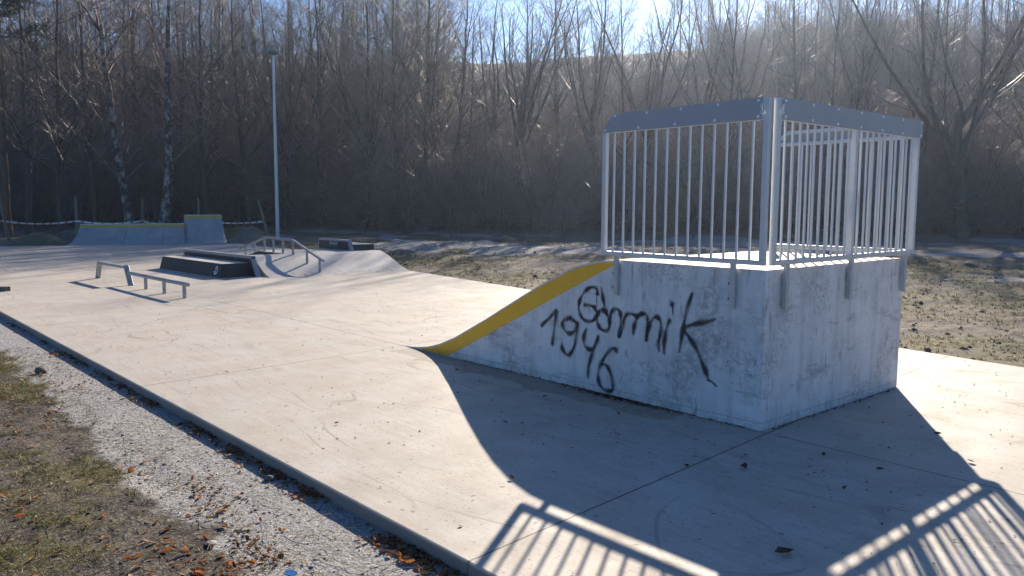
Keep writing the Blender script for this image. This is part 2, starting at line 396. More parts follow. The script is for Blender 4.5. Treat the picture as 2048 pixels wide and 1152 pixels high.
def mat_birch():
    t = NT('birch_bark')
    n = t.noise(2.2, 6, 0.75, t.mapv((1.6, 1.6, 1.0))); b = t.noise(5, 5, 0.7, t.mapv((0.6, 0.6, 4)))
    c = t.mix(t.ramp(b, [(0.4, 0), (0.7, 1)]), (0.40, 0.38, 0.35), (0.26, 0.24, 0.215))
    c = t.mix(t.ramp(n, [(0.42, 0), (0.52, 1)]), c, (0.04, 0.036, 0.032))
    c = t.mix(t.ramp(b, [(0.60, 0), (0.66, 0.8)]), c, (0.05, 0.045, 0.04))
    t.bump(n, 0.5, 0.02)
    return t.fin(c, 0.8)

def mat_twig(name, c1, c2):
    t = NT(name); n = t.noise(1.7, 4, 0.6)
    c = t.mix(t.ramp(n, [(0.3, 0), (0.7, 1)]), c1, c2)
    c = t.mix(t.math('MULTIPLY', t.objrand(), 0.4), c, tuple(0.55 * k for k in c1))
    return t.fin(c, 0.5, spec=0.45)

def mat_tape():
    t = NT('barrier_tape'); x = t.attr('run', 'Fac')
    f = t.math('FRACT', t.math('MULTIPLY', x, 2.2)); k = t.math('LESS_THAN', f, 0.33)
    c = t.mix(k, (0.78, 0.76, 0.74), (0.42, 0.31, 0.29))
    t.fin(c, 0.4)
    return t.m

def mat_leaves():
    t = NT('dry_leaf'); r = t.attr('tint', 'Fac')
    c = t.ramp(r, [(0.0, (0.05, 0.03, 0.02)), (0.35, (0.15, 0.075, 0.035)), (0.65, (0.36, 0.13, 0.04)), (0.88, (0.34, 0.21, 0.12)), (1.0, (0.48, 0.41, 0.33))])
    return t.thin(c, 0.65)

def mat_tint(name, stops, rough=0.8, thin=False):
    t = NT(name); c = t.ramp(t.attr('tint', 'Fac'), stops)
    if thin: return t.thin(c, rough)
    return t.fin(c, rough, spec=0.25)

M = dict(
    slab=mat_slab(), ramp=mat_ramp(), bank=mat_bank(), steel=mat_steel(), yellow=mat_yellow(), spray=mat_spray(),
    steel2=mat_steel('bracket_steel', (0.44, 0.46, 0.48)),
    rail=mat_steel('dull_rail_steel', (0.27, 0.285, 0.30)),
    hpl=mat_simple('grey_laminate_panel', (0.30, 0.32, 0.355), (0.33, 0.35, 0.385), 3, 0.5, spec=0.5),
    black=mat_simple('black_laminate', (0.016, 0.016, 0.018), (0.03, 0.03, 0.032), 4, 0.5, spec=0.4),
    padtop=mat_simple('pad_top_concrete', (0.40, 0.37, 0.33), (0.5, 0.46, 0.41), 4, 0.6, bump=0.15),
    bolt=mat_simple('bolt_zinc', (0.78, 0.8, 0.82), (0.86, 0.87, 0.88), 40, 0.4, 0.2),
    nut=mat_simple('dark_bolt_head', (0.12, 0.125, 0.13), (0.2, 0.21, 0.22), 40, 0.4, 0.5),
    white=mat_simple('white_print', (0.62, 0.64, 0.66), (0.72, 0.73, 0.74), 20, 0.5),
    quarter=mat_simple('quarter_concrete', (0.25, 0.255, 0.26), (0.38, 0.38, 0.375), 1.6, 0.6, bump=0.2),
    qyellow=mat_simple('worn_yellow_paint', (0.50, 0.31, 0.05), (0.60, 0.40, 0.08), 5, 0.55),
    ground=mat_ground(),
    bark=mat_bark('grey_bark', (0.055, 0.047, 0.038), (0.135, 0.118, 0.098)),
    bark2=mat_bark('brown_bark', (0.075, 0.055, 0.042), (0.155, 0.12, 0.095)),
    pinebark=mat_bark('pine_bark', (0.08, 0.05, 0.035), (0.22, 0.13, 0.08)),
    birch=mat_birch(),
    twig=mat_twig('grey_brown_twigs', (0.15, 0.118, 0.095), (0.30, 0.24, 0.195)),
    twig2=mat_twig('reddish_twigs', (0.17, 0.113, 0.096), (0.31, 0.22, 0.19)),
    brush=mat_twig('undergrowth_twigs', (0.15, 0.108, 0.095), (0.38, 0.29, 0.255)),
    sunlit_wood=mat_twig('sunlit_pale_wood', (0.24, 0.205, 0.175), (0.42, 0.375, 0.33)),  # pale tone carries the sunlight on the branches
    needle=mat_simple('pine_needles', (0.015, 0.026, 0.014), (0.035, 0.05, 0.022), 3, 0.7),
    oakleaf=mat_simple('clinging_brown_leaves', (0.16, 0.08, 0.035), (0.28, 0.15, 0.07), 3, 0.7),
    wood=mat_bark('weathered_wood', (0.16, 0.13, 0.10), (0.30, 0.26, 0.21), 0.1),
    wire=mat_simple('dark_wire', (0.05, 0.05, 0.05), (0.09, 0.085, 0.08), 20, 0.6, 0.3),
    tape=mat_tape(), leaf=mat_leaves(),
    grass=mat_tint('grass_blades', [(0.0, (0.045, 0.05, 0.016)), (0.45, (0.115, 0.112, 0.035)), (0.75, (0.25, 0.205, 0.09)), (1.0, (0.52, 0.45, 0.29))], 0.7, True),
    grit=mat_tint('gravel_stones', [(0.0, (0.07, 0.066, 0.062)), (0.5, (0.31, 0.305, 0.295)), (1.0, (0.50, 0.49, 0.475))]),
    clod=mat_tint('soil_clods', [(0.0, (0.03, 0.026, 0.022)), (0.5, (0.11, 0.095, 0.078)), (0.8, (0.24, 0.22, 0.19)), (1.0, (0.42, 0.40, 0.37))], 0.95),
    rock=mat_simple('dark_stone', (0.06, 0.055, 0.05), (0.15, 0.14, 0.125), 12, 0.85, bump=0.6),
    palerock=mat_simple('pale_stone', (0.28, 0.265, 0.24), (0.42, 0.4, 0.37), 12, 0.85, bump=0.5),
    blue=mat_simple('blue_plastic', (0.03, 0.16, 0.42), (0.05, 0.22, 0.5), 9, 0.35),
    lampbody=mat_simple('lamp_housing', (0.36, 0.36, 0.37), (0.44, 0.44, 0.45), 9, 0.45, 0.2),
    lens=mat_simple('lamp_glass', (0.02, 0.025, 0.035), (0.03, 0.035, 0.05), 9, 0.15),
)

# ------------------------------------------------------------------ terrain
EDGE = np.array([(-110, -120), (-72, -45), (-62, -10), (-57, 6), (-51, 16.5), (-43, 20.5), (-32, 23.0), (-26, 26), (-17, 36), (-9, 42), (3, 52), (30, 85)], float)   # foot of the wooded slope
def edge_sd(x, y):
    """signed distance to the forest edge, positive inside the wood"""
    x = np.asarray(x, float); y = np.asarray(y, float)
    best = np.full(x.shape, 1e9); sg = np.ones(x.shape)
    for a, b in zip(EDGE[:-1], EDGE[1:]):
        d = b - a; L2 = d @ d
        t = np.clip(((x - a[0]) * d[0] + (y - a[1]) * d[1]) / L2, 0, 1)
        dx = x - (a[0] + t * d[0]); dy = y - (a[1] + t * d[1]); q = np.hypot(dx, dy)
        s = np.sign(d[0] * dy - d[1] * dx); up = q < best - 1e-9
        best = np.where(up, q, best); sg = np.where(up, s, sg)
    return best * np.where(sg == 0, 1, sg)
SLAB = [(9.0, -2.93), (9.0, 3.05), (-13.72, 6.24), (-14.3, 6.32), (-20.4, 6.80), (-25.5, 8.5), (-30.9, 8.55), (-33.2, 2.3), (-35.0, 0.5), (-37.0, -3.3)]
def slab_right(x): return np.where(x > -13.72, 4.24 - (x - 0.46) * 0.1405, np.interp(x, [-37, -30.9, -25.5, -20.4, -14.3, -13.72], [8.6, 8.55, 8.5, 6.80, 6.32, 6.24]))
QC = np.array([-32.1, 5.4]); QU = np.array([0.309, 0.951]); QN = np.array([-0.951, 0.309])
def height(x, y):
    x = np.asarray(x, float); y = np.asarray(y, float)
    s = edge_sd(x, y)
    hx = np.array([-500, -1, 1.5, 12, 14.5, 18.5, 32, 62, 75, 110, 160])
    hz = np.array([0, 0, 0.5, 4.5, 4.9, 4.95, 9.5, 21.8, 22.4, 17, 14])
    h = np.interp(s, hx, hz) * (0.96 + 0.08 * fbm(x * 0.03, y * 0.03, 31))
    h += sstep(0, 6, s) * (fbm(x * 0.25, y * 0.25, 5) - 0.5) * 0.9
    # field: gentle lumps; lower beside the near edge of the slab
    lump = (fbm(x * 0.45, y * 0.45, 3) - 0.5) * 0.22 + (fbm(x * 2.1, y * 2.1, 9) - 0.5) * 0.15
    near = sstep(-2.9, -3.6, y)
    lump2 = (fbm(x * 1.2, y * 1.2, 21) - 0.5) * 0.06 + (fbm(x * 6, y * 6, 23) - 0.5) * 0.035
    k = sstep(0.05, 2.5, y - slab_right(x))
    base = -0.045 + lump * (0.25 + 0.75 * k)
    grav = -0.080 + lump2 * near * (0.35 + 0.65 * sstep(-3.4, -4.2, y)) + 0.03 * sstep(-3.5, -4.3, y)
    out = np.where(y < -2.5, grav, base) + h
    # earth heaped behind and beside the quarter pipes
    qa = (x - QC[0]) * QU[0] + (y - QC[1]) * QU[1]; qd = (x - QC[0]) * QN[0] + (y - QC[1]) * QN[1]
    nz = 0.75 + 0.5 * fbm(x * 1.3, y * 1.3, 41)
    m1 = sstep(-4.9, -3.0, qa) * sstep(1.6, 0.8, qa) * sstep(1.7, 2.3, qd) * sstep(4.8, 3.0, qd) * 0.60
    m2 = np.exp(-(((qa + 4.15) / 0.9) ** 2 + ((qd - 1.3) / 1.0) ** 2)) * 0.62 * nz
    m3 = np.exp(-(((qa - 4.2) / 0.85) ** 2 + ((qd - 0.9) / 0.9) ** 2)) * 0.85 * nz
    m4 = sstep(2.2, 2.8, qa) * sstep(5.2, 3.8, qa) * sstep(2.2, 2.8, qd) * sstep(5.0, 3.2, qd) * 0.7
    out += np.maximum.reduce([m1 * nz, m2, m3, m4 * nz])
    # under the slab
    inside = (y > -2.97) & (y < slab_right(x) + 0.03) & (x > -36.5) & (qd < 0.15) & (x < 9.2)
    out = np.where(inside, -0.30, out)
    return out

def axis(spec):
    a = [spec[0][0]]
    for (x0, x1, st) in spec:
        n = max(1, int(round((x1 - x0) / st))); a += list(np.linspace(x0, x1, n + 1)[1:])
    return np.array(a)
gx = axis([(-420, -160, 20), (-160, -75, 3.0), (-75, -40, 0.8), (-40, -24, 0.3), (-24, -9, 0.2), (-9, -6.5, 0.06), (-6.5, 0.9, 0.03), (0.9, 4, 0.12), (4, 16, 0.6), (16, 60, 3), (60, 420, 24)])
gy = axis([(-300, -60, 24), (-60, -10, 2.5), (-10, -5.3, 0.15), (-5.3, -2.93, 0.028), (-2.93, 3.0, 0.5), (3.0, 9, 0.10), (9, 20, 0.2), (20, 48, 0.5), (48, 120, 1.8), (120, 200, 4), (200, 500, 25)])
GX, GY = np.meshgrid(gx, gy, indexing='ij')
GZ = height(GX, GY)
nx, ny = GX.shape
idx = np.arange(nx * ny).reshape(nx, ny)
quads = np.stack([idx[:-1, :-1], idx[1:, :-1], idx[1:, 1:], idx[:-1, 1:]], -1).reshape(-1, 4)
def masks(x, y):
    s = edge_sd(x, y)
    g = fbm(x * 0.55, y * 0.55, 51) * 0.75 + fbm(x * 2.5, y * 2.5, 53) * 0.25
    g = np.where(y < -2.5, fbm(x * 1.3, y * 1.3, 57) * 0.62 + fbm(x * 5, y * 5, 58) * 0.34, g)
    gb = -3.62 + (fbm(x * 1.1, y * 0.2, 61, 4) - 0.5) * 0.55 + (fbm(x * 4, y * 4, 62) - 0.5) * 0.3
    gv = np.where(y < -2.5, sstep(-0.38, 0.2, y - gb), 0.0)
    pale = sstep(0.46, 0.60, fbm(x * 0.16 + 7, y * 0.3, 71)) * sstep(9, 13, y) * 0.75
    strip = np.exp(-(((x + 22) / 10) ** 2 + ((y - 19.5) / 5.5) ** 2)) * 0.95  # far gravel, made paler here to stand in for streaks of sunlight
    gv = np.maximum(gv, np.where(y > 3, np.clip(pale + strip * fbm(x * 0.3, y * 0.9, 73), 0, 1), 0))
    lf = sstep(-1.5, 2.5, s) * 0.95
    lf = np.maximum(lf, np.where(y < -2.5, sstep(0.58, 0.76, fbm(x * 1.9, y * 1.9, 77)) * 0.38, 0))
    gv = gv * (1 - sstep(-1, 1, s)); g = g * (1 - sstep(-2, 2, s))
    trail = sstep(14.2, 15.2, s) * sstep(18.4, 17.4, s)      # pale trail on the terrace of the slope
    gv = np.maximum(gv, trail); lf = lf * (1 - trail)
    return np.stack([g, gv, lf], -1)
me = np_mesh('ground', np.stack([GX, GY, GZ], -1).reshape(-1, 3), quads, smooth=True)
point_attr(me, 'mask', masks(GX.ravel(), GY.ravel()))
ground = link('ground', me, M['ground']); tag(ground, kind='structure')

# concrete slab: one cast sheet with real edges
mb = MB()
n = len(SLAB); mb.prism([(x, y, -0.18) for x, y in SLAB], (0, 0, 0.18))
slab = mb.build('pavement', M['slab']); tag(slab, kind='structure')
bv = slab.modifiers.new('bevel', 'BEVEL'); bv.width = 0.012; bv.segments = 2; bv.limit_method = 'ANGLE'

# ------------------------------------------------------------------ bank ramp with graffiti
UP = [(-4.86, 0.0), (-4.72, 0.004), (-4.5, 0.022), (-4.27, 0.06), (-4.04, 0.125), (-3.78, 0.225), (-3.5, 0.36), (-3.28, 0.465), (-2.95, 0.635), (-2.61, 0.81), (-2.28, 0.97), (-2.03, 1.075), (-1.80, 1.15), (-1.6, 1.188), (-1.42, 1.2)]
W_ = 2.29
ramp = empty('skate_ramp', (0, 0, 0))
tag(ramp, 'large pale concrete bank ramp with flat deck, yellow edge and black spray painted writing', 'skate ramp')
prof = UP + [(0.0, 1.2), (0.0, 0.0)]
mb = MB(); mb.prism([(x, 0, z) for x, z in prof], (0, W_, 0))
body = mb.build('body', M['ramp'], ramp)
body.data.materials.append(M['slab'])                    # riding surface and deck are trowelled like the slab
for pg in body.data.polygons:
    if pg.normal.z > 0.15: pg.material_index = 1
bv = body.modifiers.new('bevel', 'BEVEL'); bv.width = 0.022; bv.segments = 2; bv.limit_method = 'ANGLE'; bv.angle_limit = R(50)
# yellow edge band
LO = [(-4.4, 0.004), (-3.9, 0.006), (-3.3, 0.285), (-2.61, 0.612), (-2.0, 0.905), (-1.5, 1.14), (-1.44, 1.172)]
def upz(x): return float(np.interp(x, [q[0] for q in UP], [q[1] for q in UP]))
xs = np.linspace(-4.62, -1.43, 60); pts_up = []; pts_lo = []
for x in xs:
    zu = upz(x) - 0.018; zl = float(np.interp(x, [q[0] for q in LO], [q[1] for q in LO]))
    zl = min(max(zl, 0.004), zu - 0.001)
    if zu > 0.004: pts_up.append((x, zu)); pts_lo.append((x, zl))
k = len(pts_up)
V = [(x, -0.0035, z) for x, z in pts_up] + [(x, -0.0035, z) for x, z in pts_lo] + [(x, 0.001, z) for x, z in pts_up] + [(x, 0.001, z) for x, z in pts_lo]
F = []
for i in range(k - 1):
    F += [(i, i + 1, k + i + 1, k + i), (2 * k + i, 2 * k + i + 1, i + 1, i), (k + i, k + i + 1, 3 * k + i + 1, 3 * k + i)]
me = bpy.data.meshes.new('edge_paint'); me.from_pydata(V, [], F); me.update()
link('edge_paint', me, M['yellow'], ramp)

GRAFFITI = {'G': [(-1.659, 0.885), (-1.666, 0.926), (-1.698, 0.942), (-1.755, 0.933), (-1.819, 0.89), (-1.863, 0.83), (-1.888, 0.766), (-1.878, 0.7), (-1.841, 0.651), (-1.788, 0.63), (-1.724, 0.636), (-1.68, 0.669), (-1.668, 0.712), (-1.688, 0.757), (-1.739, 0.775), (-1.817, 0.774)], 'drip1': [(-1.668, 0.889), (-1.667, 0.843), (-1.663, 0.778)], 'acute': [(-1.61, 0.94), (-1.594, 0.868), (-1.574, 0.796)], 'o': [(-1.54, 0.711), (-1.545, 0.743), (-1.588, 0.762), (-1.631, 0.734), (-1.661, 0.685), (-1.654, 0.629), (-1.616, 0.582), (-1.559, 0.568), (-1.517, 0.594), (-1.51, 0.655), (-1.538, 0.707), (-1.588, 0.748)], 'r': [(-1.514, 0.645), (-1.49, 0.74), (-1.442, 0.774), (-1.396, 0.758), (-1.381, 0.705), (-1.385, 0.623), (-1.395, 0.533), (-1.361, 0.617), (-1.345, 0.691), (-1.311, 0.74), (-1.265, 0.749), (-1.19, 0.733)], 'n1': [(-1.238, 0.585), (-1.228, 0.65), (-1.196, 0.725), (-1.151, 0.761), (-1.106, 0.761), (-1.085, 0.72), (-1.09, 0.649), (-1.095, 0.534), (-1.082, 0.615), (-1.055, 0.697), (-1.007, 0.75), (-0.963, 0.737), (-0.943, 0.683), (-0.954, 0.595), (-0.968, 0.541), (-0.961, 0.477)], 'i': [(-0.856, 0.74), (-0.891, 0.655), (-0.907, 0.549), (-0.907, 0.463)], 'dot': [(-0.838, 0.887), (-0.834, 0.871), (-0.836, 0.862)], 'drip2': [(-0.835, 0.862), (-0.827, 0.816), (-0.821, 0.781)], 'k1': [(-0.643, 0.972), (-0.68, 0.873), (-0.707, 0.761), (-0.729, 0.641), (-0.75, 0.502)], 'k2': [(-0.423, 0.794), (-0.532, 0.756), (-0.64, 0.727), (-0.71, 0.687), (-0.667, 0.631), (-0.594, 0.549), (-0.531, 0.441), (-0.49, 0.365), (-0.467, 0.31)], 'k3': [(-0.467, 0.31), (-0.429, 0.3), (-0.39, 0.274)], 'one1': [(-2.375, 0.523), (-2.263, 0.611), (-2.177, 0.686)], 'one2': [(-2.172, 0.681), (-2.198, 0.528), (-2.224, 0.361)], 'nine1': [(-2.033, 0.611), (-1.986, 0.629), (-1.926, 0.608), (-1.908, 0.572), (-1.941, 0.515), (-2.004, 0.491), (-2.066, 0.522), (-2.09, 0.57), (-2.054, 0.623), (-1.986, 0.642)], 'nine2': [(-1.89, 0.601), (-1.91, 0.475), (-1.935, 0.375), (-1.995, 0.294), (-2.049, 0.296), (-2.091, 0.344), (-2.092, 0.386)], 'four1': [(-1.784, 0.56), (-1.814, 0.487), (-1.804, 0.412), (-1.751, 0.379), (-1.694, 0.399), (-1.651, 0.461), (-1.637, 0.508)], 'four2': [(-1.643, 0.5), (-1.706, 0.35), (-1.748, 0.22), (-1.757, 0.123)], 'six': [(-1.412, 0.399), (-1.44, 0.426), (-1.483, 0.414), (-1.543, 0.354), (-1.597, 0.271), (-1.629, 0.191), (-1.625, 0.116), (-1.586, 0.057), (-1.511, 0.037), (-1.454, 0.066), (-1.465, 0.143), (-1.49, 0.213), (-1.535, 0.262), (-1.591, 0.268)]}
def catmull(P, n=9):
    P = [np.array(q) for q in P]; P = [2 * P[0] - P[1]] + P + [2 * P[-1] - P[-2]]; out = []
    for i in range(1, len(P) - 2):
        for t in np.linspace(0, 1, n, endpoint=False):
            a, b, c, d = P[i - 1], P[i], P[i + 1], P[i + 2]
            out.append(0.5 * ((2 * b) + (c - a) * t + (2 * a - 5 * b + 4 * c - d) * t * t + (3 * b - a - 3 * c + d) * t ** 3))
    out.append(P[-2]); return np.array(out)
def strokes(name, keys, y0):
    V = []; F = []; S = []; y = y0
    for key in keys:
        P = catmull(GRAFFITI[key]); hw = 0.033
        if key.startswith('drip'): hw = 0.009
        if key == 'k3': hw = 0.016
        if key == 'dot': hw = 0.040
        T = np.gradient(P, axis=0); T /= np.linalg.norm(T, axis=1)[:, None] + 1e-9
        P = np.vstack([P[0] - T[0] * hw * 0.8, P, P[-1] + T[-1] * hw * 0.8]); T = np.vstack([T[0], T, T[-1]])
        N = np.stack([-T[:, 1], T[:, 0]], 1); b = len(V); n = len(P)
        for i in range(n):
            wv = hw * (0.88 + 0.25 * math.sin(i * 0.37 + len(key) * 2))
            endf = 0.0 if i in (0, n - 1) else 1.0
            for j, q in enumerate((-1, -0.55, 0, 0.55, 1)):
                V.append((P[i, 0] + N[i, 0] * wv * q, y, P[i, 1] + N[i, 1] * wv * q))
                S.append(endf * (0.0, 0.45, 0.95, 0.45, 0.0)[j] * (0.78 + 0.22 * math.sin(i * 0.21 + len(V) * 0.013)))
            if i:
                for j in range(4): F.append((b + (i - 1) * 5 + j, b + (i - 1) * 5 + j + 1, b + i * 5 + j + 1, b + i * 5 + j))
        y -= 0.0004
    me = bpy.data.meshes.new(name); me.from_pydata(V, [], F); me.update()
    point_attr(me, 'soft', np.array(S), 'FLOAT')
    o = link(name, me, M['spray'], ramp); return o
g1 = strokes('graffiti_word', ['G', 'drip1', 'acute', 'o', 'r', 'n1', 'i', 'dot', 'drip2', 'k1', 'k2', 'k3'], -0.0030)
g1['label'] = 'black spray painted word Górnik on the pale concrete side'
g2 = strokes('graffiti_number', ['one1', 'one2', 'nine1', 'nine2', 'four1', 'four2', 'six'], -0.0090)
g2['label'] = 'black spray painted number 1946 under the word'

# ------------------------------------------------------------------ railing on the deck
rail = empty('safety_railing', (0, 0, 1.2))
tag(rail, 'galvanised steel railing with vertical bars and dark grey top boards around the ramp deck', 'railing')
ZB0, ZB1, ZP, ZT = 1.235, 1.275, 2.285, 2.432
def rel(p): return (p[0], p[1], p[2] - 1.2)
bolt_me = None
def panel(o, d, nr, L, posts, bars, brackets, cham_end, plate_s):
    """o: corner point, d: run direction, nr: outward normal, s along the run"""
    o = Vector(o); d = Vector(d); nr = Vector(nr); up = Vector((0, 0, 1))
    P = lambda s, q, z: o + d * s + nr * q + up * (z - 1.2)
    pn = empty('railing_panel', (0, 0, 0)); pn.parent = rail
    s0, s1 = posts[0], posts[-1]
    mb = MB(); mb.bar(P(s0 - 0.02, 0, ZB0 + 0.02), P(s1 + 0.02, 0, ZB0 + 0.02), 0.04, 0.04, nr); mb.build('bottom_rail', M['steel'], pn)
    mb = MB(); mb.bar(P(s0 + 0.02, 0, ZP + 0.012), P(s1 - 0.02, 0, ZP + 0.012), 0.032, 0.034, nr)
    ce = cham_end
    mb.bar(P(s0 + 0.02, 0, ZT - 0.02), P(s1 - (0.14 if ce else 0.02), 0, ZT - 0.02), 0.032, 0.034, nr)
    if ce: mb.bar(P(s1 - 0.145, 0, ZT - 0.022), P(s1 - 0.004, 0, ZP + 0.03), 0.032, 0.034, nr)
    mb.build('top_frame', M['steel'], pn)
    for s in posts:
        mb = MB(); top = ZT if (s == posts[0] or not ce) else ZP
        if s not in (s0, s1): top = ZP
        mb.bar(P(s, 0, ZB1), P(s, 0, top), 0.042, 0.042, nr); mb.build('post', M['steel'], pn)
    first = None
    for s in bars:
        if first is None:
            mb = MB(); mb.tube([(0, 0, 0), (0, 0, ZP - ZB1)], 0.0105, 10, False); first = mb.mesh('bar')
        b = link('bar', first, M['steel'], pn); b.location = P(s, 0, ZB1)
    # top board outside the frame
    a0, a1 = plate_s
    poly = [(a0, ZP - 0.004), (a1, ZP - 0.004), (a1, ZT + 0.004), (a0, ZT + 0.004)] if not ce else [(a0, ZP - 0.004), (a1, ZP - 0.004), (a1, ZP + 0.012), (a1 - 0.125, ZT + 0.004), (a0, ZT + 0.004)]
    mb = MB(); mb.prism([P(s, 0.0185, z) for s, z in poly], nr * 0.010); pl = mb.build('top_board', M['hpl'], pn)
    global bolt_me
    if bolt_me is None:
        b_ = MB(); b_.tube([(0, 0, 0), (0, 0, 0.006)], [0.0115, 0.008], 10); bolt_me = b_.mesh('bolt')
    q = nr.to_track_quat('Z', 'Y').to_euler(); n = 5 if ce else 7
    for i in range(n):
        f = i / (n - 1)
        for zz in (ZT - 0.016, ZP + 0.018):
            s = a0 + 0.03 + (a1 - a0 - 0.06 - (0.11 if ce and zz > ZT - 0.05 else 0)) * f
            b = link('bolt', bolt_me, M['bolt'], pl); b.location = P(s, 0.0285, zz); b.rotation_euler = q
    # flat brackets bolted to the wall
    for s, zl in brackets:
        mb = MB(); mb.bar(P(s, 0.006, zl), P(s, 0.006, ZB0), 0.03, 0.042, nr); br = mb.build('mounting_bracket', M['steel2'], pn)
        for zz in (zl + 0.07, zl + 0.185):
            c = MB(); e = P(s + 0.022, 0.004, zz); c.tube([P(s + 0.02, 0.004, zz), P(s + 0.037, 0.004, zz)], 0.0115, 8)
            c.build('bolt', M['nut'], br)
    return pn
sl = 1.56 / 14
panel((-0.014, -0.028, 0), (-1, 0, 0), (0, -1, 0), 1.55, [0.0, 1.55], [sl * i for i in range(1, 14)], [(0.24, 0.9), (1.40, 0.9)], True, (0.03, 1.565))
sr = 2.34 / 22
panel((0.028, 0.034, 0), (0, 1, 0), (1, 0, 0), 2.34, [0.0, sr * 11, 2.34], [sr * i for i in range(1, 22) if i != 11], [(0.19, 0.9), (1.19, 0.9), (2.2, 0.9)], False, (0.028, 2.38))
panel((0.0, W_ + 0.10, 0), (-1, 0, 0), (0, 1, 0), 1.40, [0.0, 1.40], [sl * i * 1.40 / 1.56 for i in range(1, 14)], [(0.24, 0.9), (1.25, 0.9)], True, (0.03, 1.415))
# joint plates at the near corner
for zz in (ZT - 0.055, ZT - 0.10):
    mb = MB(); mb.box(-0.055, -0.022, -0.0615, -0.0575, zz - 1.2 - 0.012, zz - 1.2 + 0.012); mb.build('joint_plate', M['steel'], rail)
    mb = MB(); mb.box(0.0575, 0.0615, 0.037, 0.07, zz - 1.2 - 0.012, zz - 1.2 + 0.012); mb.build('joint_plate', M['steel'], rail)
for za, zb_ in ((2.34, 2.425), (1.285, 1.35)):
    mb = MB(); mb.box(-0.032, 0.004, -0.0535, -0.0500, za - 1.2, zb_ - 1.2); mb.build('corner_clamp', M['steel'], rail)

# ------------------------------------------------------------------ kerb-side grind rail
gr = empty('grind_rail', (-14, -0.35, 0))
tag(gr, 'low two-step steel grind rail, a trapezoid frame joined to a lower pipe', 'grind rail')
O = Vector((-14, -0.35, 0))
def L_(x, y, z): return Vector((x, y, z)) - O
mb = MB(); mb.bar(L_(-16.42, -0.40, 0.365), L_(-14.62, -0.345, 0.365), 0.10, 0.055, (0, 1, 0), 0.008); mb.build('high_bar', M['rail'], gr)
for xb, xt, y in ((-16.62, -16.40, -0.405), (-14.38, -14.66, -0.335)):
    mb = MB(); mb.bar(L_(xb, y, 0), L_(xt, y, 0.39), 0.10, 0.05, (0, 1, 0), 0.006); mb.build('leg', M['rail'], gr)
mb = MB(); mb.tube([L_(-14.55, -0.34, 0.255), L_(-12.4, -0.31, 0.255), L_(-11.22, -0.27, 0.255)], 0.036, 14); mb.build('low_pipe', M['rail'], gr)
for x in (-13.45, -12.42, -11.40):
    y = -0.34 + (x + 14.5) * 0.021
    mb = MB(); mb.bar(L_(x, y, 0), L_(x, y, 0.232), 0.055, 0.05, (0, 1, 0), 0.006); mb.build('leg', M['rail'], gr)

# ------------------------------------------------------------------ manual pad with raised ledge (two of them)
def ledge(name, loc, rz, label, L, pad_d, pad_h, led_h, top_d, logo):
    """local: x along, y=0 front face of the pad, ledge behind it"""
    t = empty(name, loc, rz); tag(t, label, 'ledge')
    sp = 0.10
    # low pad
    mb = MB(); e = pad_d
    bot = [(0, 0, 0), (L, 0, 0), (L, e, 0), (0, e, 0)]
    top = [(sp * .6, 0.07, pad_h), (L - sp * .6, 0.07, pad_h), (L - sp * .6, e, pad_h), (sp * .6, e, pad_h)]
    mb.add(bot + top, [(3, 2, 1, 0), (0, 1, 5, 4), (1, 2, 6, 5), (3, 0, 4, 7), (4, 5, 6, 7)]); mb.build('low_pad', M['black'], t)
    mb = MB(); mb.box(sp * .6 + .006, L - sp * .6 - .006, 0.076, e - 0.002, pad_h, pad_h + 0.006); mb.build('pad_top', M['padtop'], t)
    # raised ledge: trapezoid core with steel angle on top and ends
    y0, y1 = e + 0.0, e + top_d
    fr = [(-0.22, 0), (L + 0.36, 0), (L + 0.08, led_h), (-0.12, led_h)]
    mb = MB(); mb.prism([(x, y0 + 0.004, z) for x, z in fr], (0, y1 - y0 - 0.008, 0)); mb.build('ledge_core', M['black'], t)
    mb = MB(); tk = 0.062
    a, b, c, d = [Vector((x, 0, z)) for x, z in fr]
    def strip(p, q, inn):
        poly = [Vector((v.x, y0, v.z)) for v in (p, q)] + [Vector((v.x, y0, v.z)) for v in (q + inn[1], p + inn[0])]
        mb.prism(poly, (0, 0.0035, 0))
    mb.prism([Vector((v[0], y0 - 0.004, v[1])) for v in ((d.x - .012, led_h + .004), (c.x + .012, led_h + .004), (c.x + .012 - 0.0, led_h - tk), (d.x - .012, led_h - tk))], (0, y1 - y0 + 0.008, 0))
    for p, q, sgn in ((a, d, 1), (b, c, -1)):
        k = (q.z - 0 - tk - 0.001) / q.z
        qq = p.lerp(q, k)
        mb.prism([Vector((v.x, y0 - 0.004, v.z)) for v in (p - Vector((sgn * .008, 0, 0)), qq - Vector((sgn * .008, 0, 0)), qq + Vector((sgn * tk, 0, 0)), p + Vector((sgn * tk, 0, 0)))], (0, y1 - y0 + 0.008, 0))
    mb.build('steel_edge', M['rail'], t)
    if logo == 'pad':
        mb = MB(); c0 = Vector((L - 0.40, -0.0035 + 0.07 * .5, pad_h * .5)); n = 16
        tilt = 0.07 / pad_h
        def rp(x, z): return (L - 0.32 + x, tilt * (pad_h * .5 + z) - 0.0045, pad_h * .5 + z)
        for a0, a1, r0, r1 in ((-2.2, 1.9, 0.062, 0.098), (0.7, 2.9, 0.012, 0.05), (3.4, 4.6, 0.02, 0.11)):
            V = []; F = []
            for i in range(n + 1):
                an = a0 + (a1 - a0) * i / n
                V += [rp(math.cos(an) * r0, math.sin(an) * r0), rp(math.cos(an) * r1, math.sin(an) * r1)]
                if i: F.append((2 * i - 2, 2 * i - 1, 2 * i + 1, 2 * i))
            mb.add(V, F)
        mb.build('emblem', M['white'], t)
    return t
